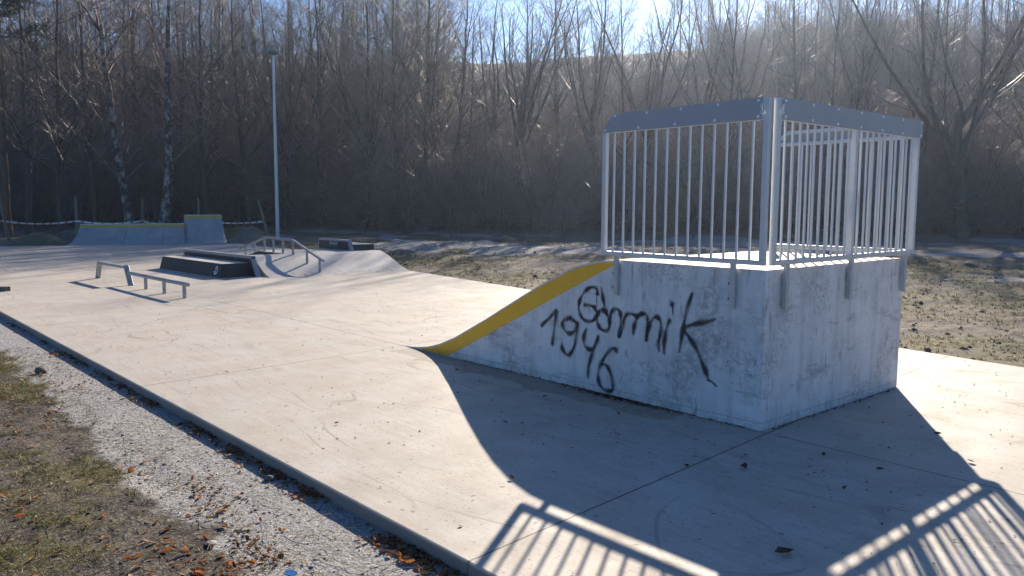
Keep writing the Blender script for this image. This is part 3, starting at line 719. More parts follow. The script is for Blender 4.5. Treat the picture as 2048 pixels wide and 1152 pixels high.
ld1 = ledge('manual_pad', (-18.74, 1.60, 0), R(2.2), 'black low pad with a raised steel-edged ledge, on the slab behind the two-step rail', 3.80, 0.70, 0.31, 0.475, 0.10, 'pad')
for f in ld1.children: pass

# ------------------------------------------------------------------ fun box: bank, plateau and far bank
fb = empty('fun_box', (-16, 5, 0)); tag(fb, 'low wide concrete fun box with a sloping bank, between the black ledge and the grass', 'fun box')
O = Vector((-16, 5, 0)); HB = 0.42
def bank_prof(x0, x1, z1, n=14):
    pr = []
    for i in range(n + 1):
        f = i / n; e = f * f * (3 - 2 * f) * 0.45 + f * 0.55
        pr.append((x0 + (x1 - x0) * f, z1 * e))
    return pr
mb = MB(); pr = bank_prof(-14.25, -15.95, HB)
NB = 16; rows = []
for x, z in pr:
    f = z / HB; row = []
    for j in range(NB + 1):
        g = j / NB
        yl = 2.62 + 0.25 * f; yr = 6.24 + 0.36 * f
        xo = 0.30 * (g ** 3) * (1 - f) + 0.10 * (1 - f) * math.sin(g * 3.1)
        row.append(Vector((x + xo, yl + (yr - yl) * g, z)) - O)
    rows.append(row)
V = [q for r in rows for q in r]; F = []
m_ = NB + 1
for i in range(len(rows) - 1):
    for j in range(NB): F.append((i * m_ + j, i * m_ + j + 1, (i + 1) * m_ + j + 1, (i + 1) * m_ + j))
mb.add(V, F, True)
for j in (0, NB):                         # side cheeks down to the slab
    side = [rows[i][j] for i in range(len(rows))]; b = [Vector((q.x, q.y, 0)) for q in side]
    for i in range(len(side) - 1): mb.add([side[i], side[i + 1], b[i + 1], b[i]], [(0, 1, 2, 3)])
tp = rows[-1]; mb.add([tp[0], tp[-1], Vector((tp[-1].x - 0.22, tp[-1].y, HB)), Vector((tp[0].x - 0.22, tp[0].y, HB))], [(0, 1, 2, 3)])
mb.add([Vector((tp[0].x - .22, tp[0].y, HB)), Vector((tp[-1].x - .22, tp[-1].y, HB)), Vector((tp[-1].x - .22, tp[-1].y, 0)), Vector((tp[0].x - .22, tp[0].y, 0))], [(0, 1, 2, 3)])
mb.build('near_bank', M['bank'], fb)
mb = MB(); mb.prism([Vector((x, 3.90, z)) - O for x, z in ((-16.18, 0), (-16.18, HB + .003), (-17.75, HB + .003), (-19.9, 0.0))], (0, 2.70, 0)); mb.build('plateau', M['bank'], fb)
mb = MB(); mb.prism([Vector((x, 3.872, z)) - O for x, z in ((-16.2, 0), (-16.2, HB - .004), (-17.74, HB - .004), (-19.8, 0.0))], (0, 0.024, 0)); mb.build('side_shade', M['black'], fb)  # black sheet standing in for the deep shade on this side wall

# handrail over the fun box
hr = empty('handrail', (-16, 3.98, 0)); tag(hr, 'galvanised steel handrail rising over the concrete fun box and down again', 'grind rail')
O = Vector((-16, 3.98, 0)); HY = 3.98
pts = [(-14.28, HY, 0.33), (-15.86, HY, 0.77), (-17.60, HY, 0.79), (-19.2, HY, 0.42)]
mb = MB()
for a, b in zip(pts[:-1], pts[1:]): mb.bar(Vector(a) - O, Vector(b) - O, 0.065, 0.055, (0, 1, 0), 0.012)
mb.build('top_bar', M['rail'], hr)
def rz_(x): return float(np.interp(x, [q[0] for q in pts[::-1]], [q[2] for q in pts[::-1]]))
def fbz(x):
    if x > -14.4: return 0.0
    if x > -15.95: return float(np.interp(-x, [-q[0] for q in pr], [q[1] for q in pr])) - 0.02
    if x > -17.75: return HB - 0.0
    return HB * (x + 19.9) / 2.15
for x in (-14.46, -15.12, -15.88, -16.45, -17.02, -17.58, -18.2, -18.85):
    mb = MB(); mb.bar(Vector((x, HY, fbz(x))) - O, Vector((x, HY, rz_(x) - 0.024)) - O, 0.05, 0.05, (0, 1, 0), 0.006); mb.build('leg', M['rail'], hr)

# second ledge, on the plateau: raised face towards the camera, pad behind
t2 = empty('manual_pad', (-17.17, 5.87, HB)); tag(t2, 'black steel-edged ledge with faint white lettering standing on top of the concrete fun box', 'ledge')
mb = MB(); LH = 0.29; fr = [(-0.98, 0.004), (0.88, 0.004), (0.76, LH), (-0.92, LH)]
mb.prism([(x, 0.0, z) for x, z in fr], (0, 0.09, 0)); mb.build('ledge_core', M['black'], t2)
mb = MB(); tk = 0.048
mb.prism([(-0.935, -0.006, LH + .004), (0.775, -0.006, LH + .004), (0.79, -0.006, LH - tk), (-0.945, -0.006, LH - tk)], (0, 0.10, 0))
mb.prism([(0.888, -0.006, 0.005), (0.79, -0.006, LH - tk - .001), (0.735, -0.006, LH - tk - .001), (0.82, -0.006, 0.005)], (0, 0.10, 0))
mb.prism([(-0.99, -0.006, 0.005), (-0.945, -0.006, LH - tk - .001), (-0.915, -0.006, LH - tk - .001), (-0.955, -0.006, 0.005)], (0, 0.10, 0))
mb.build('steel_edge', M['rail'], t2)
mb = MB()                                # blocky white lettering, too small to read in the photograph
for i, (x, hh) in enumerate(((-0.31, .07), (-0.25, .085), (-0.19, .06), (-0.13, .08), (-0.07, .05), (-0.01, .075), (0.05, .085), (0.11, .07))):
    mb.box(x, x + 0.016, -0.0045, -0.002, 0.135, 0.135 + hh); mb.box(x + 0.018, x + 0.04, -0.0045, -0.002, 0.135 + hh - .02, 0.135 + hh)
    mb.box(x + 0.018, x + 0.034, -0.0045, -0.002, 0.135 + 0.012, 0.135 + 0.028)
    mb.box(x + 0.004, x + 0.030, -0.0045, -0.002, 0.105, 0.112)
mb.build('lettering', M['white'], t2)
mb = MB(); mb.prism([(0.86, 0.096, 0.004), (0.84, 0.096, 0.16), (-0.9, 0.096, 0.16), (-0.92, 0.096, 0.004)], (0, 0.66, 0)); mb.build('low_pad', M['black'], t2)
mb = MB(); mb.box(-0.89, 0.842, 0.10, 0.752, 0.1605, 0.172); mb.build('pad_top', M['padtop'], t2)

# ------------------------------------------------------------------ quarter pipes at the far end
def quarter(name, label, s0, s1, H, depth, sk0, sk1, mat, seams):
    c0 = QC + QU * (s0 + s1) / 2; PW = (H + 0.55) * math.sin(math.acos(1 - H / (H + 0.55)))
    t = empty(name, (c0[0], c0[1], 0)); tag(t, label, 'quarter pipe')
    def P(s, d, z):
        sk = sk0 + (sk1 - sk0) * (s - s0) / (s1 - s0); q = QC + QU * (s + sk * min(d / PW, 1.0)) + QN * d
        return Vector((q[0] - c0[0], q[1] - c0[1], z))
    prof = []; n = 14; a1 = math.acos(1 - H / (H + 0.55)); Rr = H + 0.55
    for i in range(n + 1):
        a = a1 * i / n; prof.append((Rr * math.sin(a), Rr * (1 - math.cos(a))))
    pw = prof[-1][0]; poly = prof + [(pw + depth, H), (pw + depth, 0.0)]
    mb = MB(); k = 8
    for j in range(k):
        sa = s0 + (s1 - s0) * j / k; sb = s0 + (s1 - s0) * (j + 1) / k
        for i in range(len(poly) - 1):
            mb.add([P(sa, *poly[i]), P(sb, *poly[i]), P(sb, *poly[i + 1]), P(sa, *poly[i + 1])], [(0, 1, 2, 3)], i < n)
    for s in (s0, s1): mb.add([P(s, d, z) for d, z in poly], [tuple(range(len(poly)))])
    me = mb.mesh('body')
    import bmesh
    bm = bmesh.new(); bm.from_mesh(me); bmesh.ops.remove_doubles(bm, verts=bm.verts, dist=0.0005); bmesh.ops.recalc_face_normals(bm, faces=bm.faces); bm.to_mesh(me); bm.free()
    link('body', me, mat, t)
    # yellow band under the lip
    mb = MB(); zb = H - 0.13
    def dz(z): return float(np.interp(z, [q[1] for q in prof], [q[0] for q in prof]))
    for j in range(k):
        sa = s0 + 0.01 + (s1 - s0 - 0.02) * j / k; sb = s0 + 0.01 + (s1 - s0 - 0.02) * (j + 1) / k
        zz = [zb, zb + 0.06, H - 0.012]
        for za, zc in zip(zz[:-1], zz[1:]):
            mb.add([P(sa, dz(za) - .006, za), P(sb, dz(za) - .006, za), P(sb, dz(zc) - .006, zc), P(sa, dz(zc) - .006, zc)], [(0, 1, 2, 3)])
    mb.build('lip_paint', M['qyellow'], t)
    mb = MB(); mb.tube([P(s0 + .005, pw, H + 0.006), P(s1 - .005, pw, H + 0.006)], 0.024, 8); mb.build('coping', M['steel'], t)
    for s in seams:
        mb = MB()
        for i in range(n):
            (d0, z0), (d1, z1) = prof[i], prof[i + 1]
            if z1 > zb: break
            mb.add([P(s, d0 - .004, z0), P(s + .02, d0 - .004, z0), P(s + .02, d1 - .004, z1), P(s, d1 - .004, z1)], [(0, 1, 2, 3)])
        mb.build('panel_seam', M['rock'], t)
    return t
quarter('quarter_pipe', 'long low concrete quarter pipe with a yellow band, at the slab\'s far end', -3.15, 1.39, 0.82, 1.0, 0.50, 0.0, M['quarter'], [-1.15, 0.45])
quarter('quarter_pipe', 'taller narrow concrete quarter pipe with yellow band, right of the long low one', 1.40, 3.15, 1.19, 1.0, 0.0, -0.18, M['quarter'], [])

# ------------------------------------------------------------------ lamp post
lx, ly = -35.73, 12.75
lp = empty('lamp_post', (lx, ly, float(height(lx, ly)) - 0.05)); tag(lp, 'tall thin galvanised lamp post with a floodlight head, standing on the grass beyond the slab', 'lamp post')
lp.scale = (1, 1, 1.025)
mb = MB(); mb.tube([(0, 0, 0), (0, 0, 1.4), (0, 0, 8.95)], [0.105, 0.098, 0.06], 14); mb.build('pole', M['steel'], lp)
mb = MB(); mb.tube([(0, 0, 8.9), (0, 0, 9.02)], [0.085, 0.085], 12)
rgt = Vector((0.33, 0.94, 0)); fwd = Vector((0.94, -0.33, 0))
mb.bar(Vector((0, 0, 9.0)) - rgt * 0.26, Vector((0, 0, 9.0)) + rgt * 0.26, 0.06, 0.05, (0, 0, 1)); mb.build('cross_arm', M['steel'], lp)
for s, dr in ((-0.12, fwd), (0.17, (rgt * 0.9 + fwd * 0.3).normalized())):
    c = Vector((0, 0, 9.22)) + rgt * s + fwd * 0.05; ax = dr; az = Vector((0, 0, 1)); ay = az.cross(ax); tl = (az + ax * 0.75).normalized(); ax2 = ay.cross(tl)
    if s < 0:
        mb = MB(); mb.frame_box(c + Vector((0, 0, .06)), ay, ax2, tl, 0.19, 0.04, 0.23, 0.01); mb.build('floodlight', M['lampbody'], lp)
        mb = MB(); mb.frame_box(c + Vector((0, 0, -0.15)) + fwd * 0.09 + rgt * .06, ay, fwd, az, 0.20, 0.06, 0.085, 0.01); mb.build('driver_box', M['lens'], lp)
    else:
        mb = MB(); mb.frame_box(c + Vector((0, 0, -0.05)), ay, ax2, tl, 0.04, 0.03, 0.18, 0.006); mb.build('bracket', M['lampbody'], lp)

# ------------------------------------------------------------------ wooden stakes and barrier tape
def at_px(px, d):
    v = np.array(cf) * 1607.64 + np.array(cr) * (px - 1024) + np.array(cu) * 160
    v = v[:2] / np.hypot(*v[:2]); return CAM[:2] + v * d
stakes = [(15, 42.5, 2.25, -10, -0.30), (153, 45.5, 2.05, -0.5, 0.0), (284, 46.0, 2.0, 1, 0.0), (397, 47.0, 2.05, 0, 0.0), (535, 43.5, 2.05, -13, -0.4)]
slabels = ['grey wooden stake leaning left, leftmost in the grass', 'upright grey wooden stake behind the left end of the low quarter pipe', 'upright wooden stake behind the middle of the low quarter pipe', 'thin wooden stake showing above the taller quarter pipe', 'weathered wooden stake leaning left beside the lamp post']
tops = []
for (px, d, hh, lean, dx), lb in zip(stakes, slabels):
    x, y = at_px(px, d); z = float(height(x, y))
    mb = MB(); mb.tube([(0, 0, -0.1), (0, 0, hh * 0.5), (0, 0, hh)], [0.075, 0.07, 0.062], 8); o = mb.build('wooden_stake', M['wood'])
    o.location = (x, y, z)
    v = Vector(cr) * math.sin(R(lean)) + Vector((0, 0, 1)) * math.cos(R(lean))
    o.rotation_euler = v.to_track_quat('Z', 'Y').to_euler()
    tag(o, lb, 'stake', 'wooden stakes of the barrier'); tops.append(Vector((x, y, z)) + v * (hh * 0.43) - Vector(cf) * 0.085)
tops = [tops[0] - Vector(cr) * 12 + Vector((0, 0, -0.1))] + tops
V = []; F = []; S = []; run = 0; prev = None
for a, b in zip(tops[:-1], tops[1:]):
    nseg = 40
    for i in range(nseg + 1):
        f = i / nseg; q = a.lerp(b, f); q.z -= 0.22 * 4 * f * (1 - f) * (0.6 if a is not tops[3] else 1.0)
        if prev is not None: run += (q - prev).length
        prev = q; wdt = 0.042 + 0.010 * math.sin(run * 1.7); tw = 0.5 * math.sin(run * 0.9)
        off = Vector((0, 0, math.cos(tw))) * wdt + Vector(cf) * math.sin(tw) * wdt
        V += [q - off, q + off, q - off + Vector(cf) * 0.004, q + off + Vector(cf) * 0.004]; S += [run] * 4
        k = len(V)
        if k > 4: F += [(k - 8, k - 7, k - 3, k - 4), (k - 6, k - 2, k - 1, k - 5)]
me = bpy.data.meshes.new('barrier_tape'); me.from_pydata([tuple(v) for v in V], [], F); me.update(); point_attr(me, 'run', np.array(S), 'FLOAT')
tp_ = link('barrier_tape', me, M['tape']); tag(tp_, 'red and white plastic barrier tape strung between the wooden stakes', 'barrier tape')

# wire fence along the wood
fence = empty('wire_fence', (-43, 20, 0)); tag(fence, 'dark wire mesh fence on thin posts along the foot of the wooded slope', 'fence')
O = Vector((-43, 20, 0))
fp = []
pl_ = EDGE[2:9] + np.array([0.35, -0.9]); acc = 0; step = 3.4
for a, b in zip(pl_[:-1], pl_[1:]):
    L = np.hypot(*(b - a)); s = (step - acc) if acc else 0
    while s < L: q = a + (b - a) * s / L; fp.append(q); s += step
    acc = (L - (s - step)) % step
post_me = None; hts = []
for q in fp:
    z = float(height(q[0], q[1])); hts.append(z)
    if post_me is None:
        mb = MB(); mb.tube([(0, 0, -0.1), (0, 0, 1.55)], [0.055, 0.05], 7); post_me = mb.mesh('post')
    o = link('post', post_me, M['wire'], fence); o.location = Vector((q[0], q[1], z)) - O
    o.rotation_euler = (rng.normal(0, .03), rng.normal(0, .03), 0)
mb = MB()
for zz in (0.25, 0.5, 0.75, 1.0, 1.25, 1.48):
    mb.tube([Vector((q[0], q[1], h_ + zz)) - O for q, h_ in zip(fp, hts)], 0.006, 3, False)
mb.build('wire_mesh', M['wire'], fence)

# ------------------------------------------------------------------ trees
def perp(T):
    a = np.cross(T, np.array([0.37, 0.21, 0.90])); bad = np.linalg.norm(a, axis=-1) < 1e-3
    a[bad] = np.cross(T[bad], np.array([1.0, 0, 0])); a /= np.linalg.norm(a, axis=-1)[..., None]
    return a, np.cross(T, a)
def tubes(P, Rd, k):
    """P (n,m,3), Rd (n,m) -> verts, quads"""
    n, m = P.shape[:2]; T = np.gradient(P, axis=1); T /= np.linalg.norm(T, axis=-1)[..., None] + 1e-9
    a, b = perp(T); an = np.arange(k) * 2 * np.pi / k
    V = P[:, :, None, :] + Rd[:, :, None, None] * (a[:, :, None, :] * np.cos(an)[None, None, :, None] + b[:, :, None, :] * np.sin(an)[None, None, :, None])
    i = np.arange(n)[:, None, None] * (m * k) + np.arange(m - 1)[None, :, None] * k; j = np.arange(k)[None, None, :]; j2 = (j + 1) % k
    F = np.stack([i + j, i + j2, i + k + j2, i + k + j], -1).reshape(-1, 4)
    return V.reshape(-1, 3), F
def merge(parts):
    Vs = []; Fs = []; b = 0
    for V, F in parts: Vs.append(V); Fs.append(F + b); b += len(V)
    return np.concatenate(Vs), np.concatenate(Fs)
def grow(P, Rd, nch, t0, t1, ang, lenr, up, wob, m, rr, g, L0=None, taper=0.25):
    """children along every parent polyline"""
    n, mm = P.shape[:2]
    T = np.gradient(P, axis=1); T /= np.linalg.norm(T, axis=-1)[..., None] + 1e-9
    L = np.linalg.norm(np.diff(P, axis=1), axis=-1).sum(1) if L0 is None else np.full(n, L0)
    t = t0 + (t1 - t0) * ((np.arange(nch)[None, :] + g.random((n, nch))) / nch)
    f = t * (mm - 1); i = np.clip(f.astype(int), 0, mm - 2); w_ = (f - i)[..., None]; r_ = np.arange(n)[:, None]
    base = P[r_, i] * (1 - w_) + P[r_, i + 1] * w_; tang = T[r_, i]; rad = Rd[r_, i] * (1 - w_[..., 0]) + Rd[r_, i + 1] * w_[..., 0]
    a, b = perp(tang.reshape(-1, 3)); a = a.reshape(tang.shape); b = b.reshape(tang.shape)
    ph = g.random((n, nch)) * 2 * np.pi; an = np.radians(ang) * (0.6 + 0.8 * g.random((n, nch)))
    D = tang * np.cos(an)[..., None] + (a * np.cos(ph)[..., None] + b * np.sin(ph)[..., None]) * np.sin(an)[..., None]
    ln = (L[:, None] * lenr * (0.6 + 0.7 * g.random((n, nch))) * (1.12 - 0.55 * t)); st = ln / (m - 1)
    N = n * nch; D = D.reshape(N, 3); st = st.reshape(N, 1); Q = np.zeros((N, m, 3)); Q[:, 0] = base.reshape(N, 3)
    for s in range(1, m):
        D = D + g.normal(0, wob, (N, 3)) + np.array([0, 0, up]); D /= np.linalg.norm(D, axis=1)[:, None]
        Q[:, s] = Q[:, s - 1] + D * st
    r0 = np.clip(rad.reshape(N) * rr, 0.004, None)
    RR = r0[:, None] * np.linspace(1, taper, m)[None, :]
    return Q, RR
def trunk_line(Hh, lean, bend, g, m=14, r=0.16, top=0.12):
    z = np.linspace(0, Hh, m); f = z / Hh
    x = lean[0] * z + bend * np.sin(f * 3.1) * 0.5 + np.cumsum(g.normal(0, 0.035, m)); y = lean[1] * z + np.cumsum(g.normal(0, 0.035, m))
    x -= x[0]; y -= y[0]
    P = np.stack([x, y, z], -1)[None]; Rr = (r * ((1 - f) ** 0.8 * (1 - top) + top) * (1 + 0.35 * np.exp(-z * 2.2)))[None]
    P[0, 0, 2] = -0.4
    return P, Rr
TW = 0.0052
def make_tree(style, seed):
    g = np.random.default_rng(seed); wood = []; tw = []
    if style in ('broom', 'broom_big'):
        big = style == 'broom_big'; Hh = 6.5 if not big else 7.5
        P, Rd = trunk_line(Hh, g.normal(0, .03, 2), g.normal(0, .3), g, 10, 0.21 if not big else 0.30, 0.5); Rd[:, -1] *= .1; wood.append(tubes(P, Rd, 9))
        l1, r1 = grow(P, Rd, 9 if not big else 11, 0.42, 1.0, 27 if not big else 42, 1.0, 0.085, 0.055, 12, 0.62, g, 12.0, 0.18); wood.append(tubes(l1, r1, 6))
        l2, r2 = grow(l1, r1, 9, 0.16, 0.98, 26, 0.36, 0.07, 0.07, 8, 0.6, g, None, 0.2); tw.append(tubes(l2, np.maximum(r2, TW), 4))
        l3, r3 = grow(l2, r2, 7, 0.15, 1.0, 30, 0.5, 0.05, 0.09, 5, 0.6, g); tw.append(tubes(l3, np.maximum(r3, TW * .85), 3))
        l4, r4 = grow(l3, r3, 3, 0.2, 1.0, 32, 0.55, 0.03, 0.1, 3, 0.6, g); tw.append(tubes(l4, np.maximum(r4, TW * .75), 3))
    elif style == 'tall':
        P, Rd = trunk_line(g.uniform(16, 19), g.normal(0, .025, 2), g.normal(0, .5), g, 16, 0.17, 0.12); wood.append(tubes(P, Rd, 8))
        l1, r1 = grow(P, Rd, 26, 0.2, 0.98, 48, 0.30, 0.05, 0.07, 9, 0.42, g, None, 0.2); wood.append(tubes(l1, np.maximum(r1, 0.012), 5))
        l2, r2 = grow(l1, r1, 8, 0.15, 1.0, 38, 0.45, 0.03, 0.09, 6, 0.6, g); tw.append(tubes(l2, np.maximum(r2, TW), 3))
        l3, r3 = grow(l2, r2, 6, 0.15, 1.0, 38, 0.5, 0.02, 0.11, 4, 0.6, g); tw.append(tubes(l3, np.maximum(r3, TW * .85), 3))
        l4, r4 = grow(l3, r3, 2, 0.2, 1.0, 35, 0.6, 0.02, 0.1, 3, 0.6, g); tw.append(tubes(l4, np.maximum(r4, TW * .75), 3))
    elif style == 'pole':
        P, Rd = trunk_line(g.uniform(13, 17), g.normal(0, .03, 2), g.normal(0, .35), g, 12, 0.10, 0.12); wood.append(tubes(P, Rd, 6))
        l1, r1 = grow(P, Rd, 20, 0.3, 0.98, 34, 0.18, 0.07, 0.06, 7, 0.4, g, None, 0.2); wood.append(tubes(l1, np.maximum(r1, 0.010), 4))
        l2, r2 = grow(l1, r1, 7, 0.12, 1.0, 32, 0.45, 0.05, 0.08, 4, 0.6, g); tw.append(tubes(l2, np.maximum(r2, TW), 3))
        l3, r3 = grow(l2, r2, 4, 0.15, 1.0, 32, 0.55, 0.03, 0.1, 3, 0.6, g); tw.append(tubes(l3, np.maximum(r3, TW * .8), 3))
    elif style == 'birch_a' or style == 'birch_b':
        if style == 'birch_a':   # leans left, forks high up
            P, Rd = trunk_line(13.5, (-0.085, 0.0), -0.5, g, 16, 0.24, 0.42); Rd[:, -1] *= .1
        else:                    # sweeps right from the foot, then upright
            P, Rd = trunk_line(19.0, (0.03, 0.0), 0.0, g, 18, 0.27, 0.12)
            z = P[0, :, 2]; P[0, :, 0] += 1.15 * (1 - np.exp(-np.maximum(z, 0) / 4.5)) - 0.02 * z
        wood.append(tubes(P, Rd, 10))
        if style == 'birch_a':
            la, ra = grow(P, Rd, 5, 0.8, 1.0, 28, 0.6, 0.06, 0.05, 9, 0.6, g, None, 0.15); wood.append(tubes(la, ra, 6))
        l1, r1 = grow(P, Rd, 24, 0.22, 0.98, 52, 0.27, 0.04, 0.08, 9, 0.33, g, None, 0.2); tw.append(tubes(l1, np.maximum(r1, 0.012), 5))
        if style == 'birch_a': l1 = np.concatenate([l1, la]); r1 = np.concatenate([r1, ra])
        l2, r2 = grow(l1, r1, 9, 0.15, 1.0, 42, 0.5, -0.04, 0.09, 6, 0.55, g); tw.append(tubes(l2, np.maximum(r2, TW), 3))
        l3, r3 = grow(l2, r2, 7, 0.15, 1.0, 40, 0.55, -0.08, 0.11, 5, 0.6, g); tw.append(tubes(l3, np.maximum(r3, TW * .8), 3))
    elif style == 'hazel':
        parts = []
        ns = 9; P = np.zeros((ns, 9, 3)); D = g.normal(0, 0.35, (ns, 3)); D[:, 2] = 1.0; D /= np.linalg.norm(D, axis=1)[:, None]
        P[:, 0, :2] = g.normal(0, .25, (ns, 2)); P[:, 0, 2] = -0.2; Ls = g.uniform(3.5, 7.5, ns)
        for s in range(1, 9):
            D = D + g.normal(0, .06, (ns, 3)); D /= np.linalg.norm(D, axis=1)[:, None]; P[:, s] = P[:, s - 1] + D * (Ls / 8)[:, None]
        Rd = g.uniform(0.03, 0.055, ns)[:, None] * np.linspace(1, .2, 9)[None]
        wood.append(tubes(P, Rd, 5))
        l2, r2 = grow(P, Rd, 12, 0.15, 1.0, 36, 0.35, 0.03, 0.08, 6, 0.5, g); tw.append(tubes(l2, np.maximum(r2, TW), 3))
        l3, r3 = grow(l2, r2, 8, 0.12, 1.0, 38, 0.5, 0.02, 0.1, 4, 0.6, g); tw.append(tubes(l3, np.maximum(r3, TW * .85), 3))
        l4, r4 = grow(l3, r3, 3, 0.2, 1.0, 35, 0.6, 0.02, 0.1, 3, 0.6, g); tw.append(tubes(l4, np.maximum(r4, TW * .75), 3))
    V, F = merge(wood); a = np_mesh('trunk', V, F, True)
    V, F = merge(tw); b = np_mesh('crown', V, F, False)
    return a, b
VAR = {'broom': [make_tree('broom', 101 + i) for i in range(4)], 'broom_big': [make_tree('broom_big', 151)],
       'tall': [make_tree('tall', 201 + i) for i in range(5)], 'pole': [make_tree('pole', 301 + i) for i in range(6)],
       'hazel': [make_tree('hazel', 401 + i) for i in range(4)], 'birch_a': [make_tree('birch_a', 501)], 'birch_b': [make_tree('birch_b', 502)]}
VH = {k: [max(v.co.z for v in b.vertices) for a, b in q] for k, q in VAR.items()}
BK = {'broom': ('bark', 'twig'), 'broom_big': ('bark', 'twig'), 'tall': ('bark', 'twig'), 'pole': ('bark2', 'twig2'), 'hazel': ('bark2', 'brush'), 'birch_a': ('birch', 'twig2'), 'birch_b': ('birch', 'twig2')}
NAME = {'broom': 'bare_tree', 'broom_big': 'bare_tree', 'tall': 'bare_tree', 'pole': 'slender_tree', 'hazel': 'bare_shrub', 'birch_a': 'birch_tree', 'birch_b': 'birch_tree'}
def plant(style, x, y, var=None, rz=None, sc=1.0, label='', group=None, cat='tree'):
    vs = VAR[style]; a, b = vs[(var if var is not None else random.randrange(len(vs))) % len(vs)]
    o = empty(NAME[style], (x, y, float(height(x, y))), random.uniform(0, 6.28) if rz is None else rz)
    sz = sc * (1.0 if var is not None else random.uniform(0.92, 1.08))
    top = 3.1 + 0.28 * math.hypot(x - CAM[0], y - CAM[1]) - o.location.z      # keep the canopy low enough for the winter sun to reach the slab
    sz = min(sz, max(top, 4.0) / VH[style][vs.index((a, b))])
    o.scale = (sc, sc, sz)
    link('trunk', a, M[BK[style][0]], o); link('crown', b, M[BK[style][1]], o)
    tag(o, label, cat, group); return o
RZ = math.atan2(cr[1], cr[0])          # local x = to the right in the photograph
# trees that can be told apart, front row
FRONT = [
    ('birch_a', 262, 50.5, 0, RZ, 1.0, 'white barked birch leaning left and forking high up, left of the other birch'),
    ('birch_b', 317, 50.0, 0, RZ, 1.0, 'black and white birch whose foot curves, right of the birch that leans left'),
    ('tall', 120, 52, 0, None, 1.05, 'dark bare tree at the left between the first two stakes'),
    ('tall', 190, 55, 1, None, 1.0, 'dark bare tree close to the left of the leaning birch'),
    ('tall', 420, 53, 2, None, 1.05, 'bare tree right of the two birches, above the taller quarter pipe'),
    ('broom', 575, 56, 0, None, 1.0, 'bare tree with steep branches directly behind the lamp post'),
    ('tall', 500, 55, 3, None, 1.0, 'bare tree close to the left of the lamp post'),
    ('tall', 645, 54, 4, None, 1.0, 'bare tree a little right of the lamp post, above the far ledge'),
    ('broom', 728, 52, 1, None, 1.02, 'bare tree with a tuft of upright limbs above the end of the fun box'),
    ('tall', 800, 52, 2, None, 1.0, 'straight bare tree above the lower corner of the fun box bank'),
    ('broom', 868, 55, 2, None, 1.0, 'bare tree with spreading upright limbs, left of the ridge gap'),
    ('tall', 905, 54, 0, None, 1.05, 'dark bare tree whose trunk crosses the ridge line, in the middle of the picture'),
    ('broom', 985, 57, 3, None, 1.0, 'fan shaped bare tree just left of the broad vase shaped one'),
    ('broom', 1035, 49, 0, 1.1, 1.08, 'broad vase shaped bare tree standing against the ridge in front of the sky gap'),
    ('broom', 1190, 50, 1, 2.0, 1.05, 'vase shaped bare tree above the left end of the railing'),
    ('broom', 1292, 50, 2, 0.4, 1.06, 'vase shaped bare tree behind the left railing panel'),
    ('broom', 1400, 54, 3, 2.6, 1.0, 'bare fan shaped tree behind the right half of the left railing panel'),
    ('broom', 1475, 52, 0, 3.0, 1.0, 'bare tree rising just left of the railing corner'),
    ('tall', 1115, 55, 1, None, 1.0, 'thin bare tree between two vase shaped trees against the sky'),
    ('tall', 1600, 54, 3, None, 1.05, 'bare tree rising just right of the railing corner'),
    ('broom', 1700, 56, 1, 4.0, 1.0, 'bare tree behind the middle of the right railing panel'),
    ('broom_big', 1930, 47, 0, 0.6, 1.05, 'biggest bare tree with a wide crown, at the right edge beyond the railing'),
    ('tall', 1835, 55, 4, None, 1.0, 'bare tree just beyond the far end of the railing'),
    ('tall', 2040, 52, 2, None, 1.0, 'bare tree at the right margin beside the wide crowned one'),
    ('tall', 55, 50, 3, None, 1.0, 'dark bare tree near the left margin behind the leftmost stake'),
]
for st, px, d, v, rz, sc_, lb in FRONT:
    x, y = at_px(px, d); plant(st, x, y, v, rz, sc_, lb)
# pine at the left margin
px_, py_ = at_px(14, 49)
pine = empty('pine_tree', (px_, py_, float(height(px_, py_)))); tag(pine, 'pine with a reddish trunk and dark needles at the left margin', 'pine tree')
g = np.random.default_rng(77); P, Rd = trunk_line(20, (0.0, 0.0), 0.2, g, 14, 0.2, 0.2)
l1, r1 = grow(P, Rd, 34, 0.5, 0.99, 70, 0.14, -0.02, 0.06, 7, 0.35, g, None, 0.3)
V, F = merge([tubes(P, Rd, 9), tubes(l1, r1, 5)]); link('trunk', np_mesh('trunk', V, F, True), M['pinebark'], pine)
l2, r2 = grow(l1, r1, 12, 0.15, 1.0, 45, 0.5, 0.02, 0.08, 5, 0.5, g); l3, r3 = grow(l2, r2, 40, 0.1, 1.0, 50, 0.28, 0.03, 0.05, 2, 0.6, g)
V, F = merge([tubes(l2, np.maximum(r2, .008), 3), tubes(l3, np.full_like(r3, 0.012), 3)]); link('crown', np_mesh('crown', V, F), M['needle'], pine)

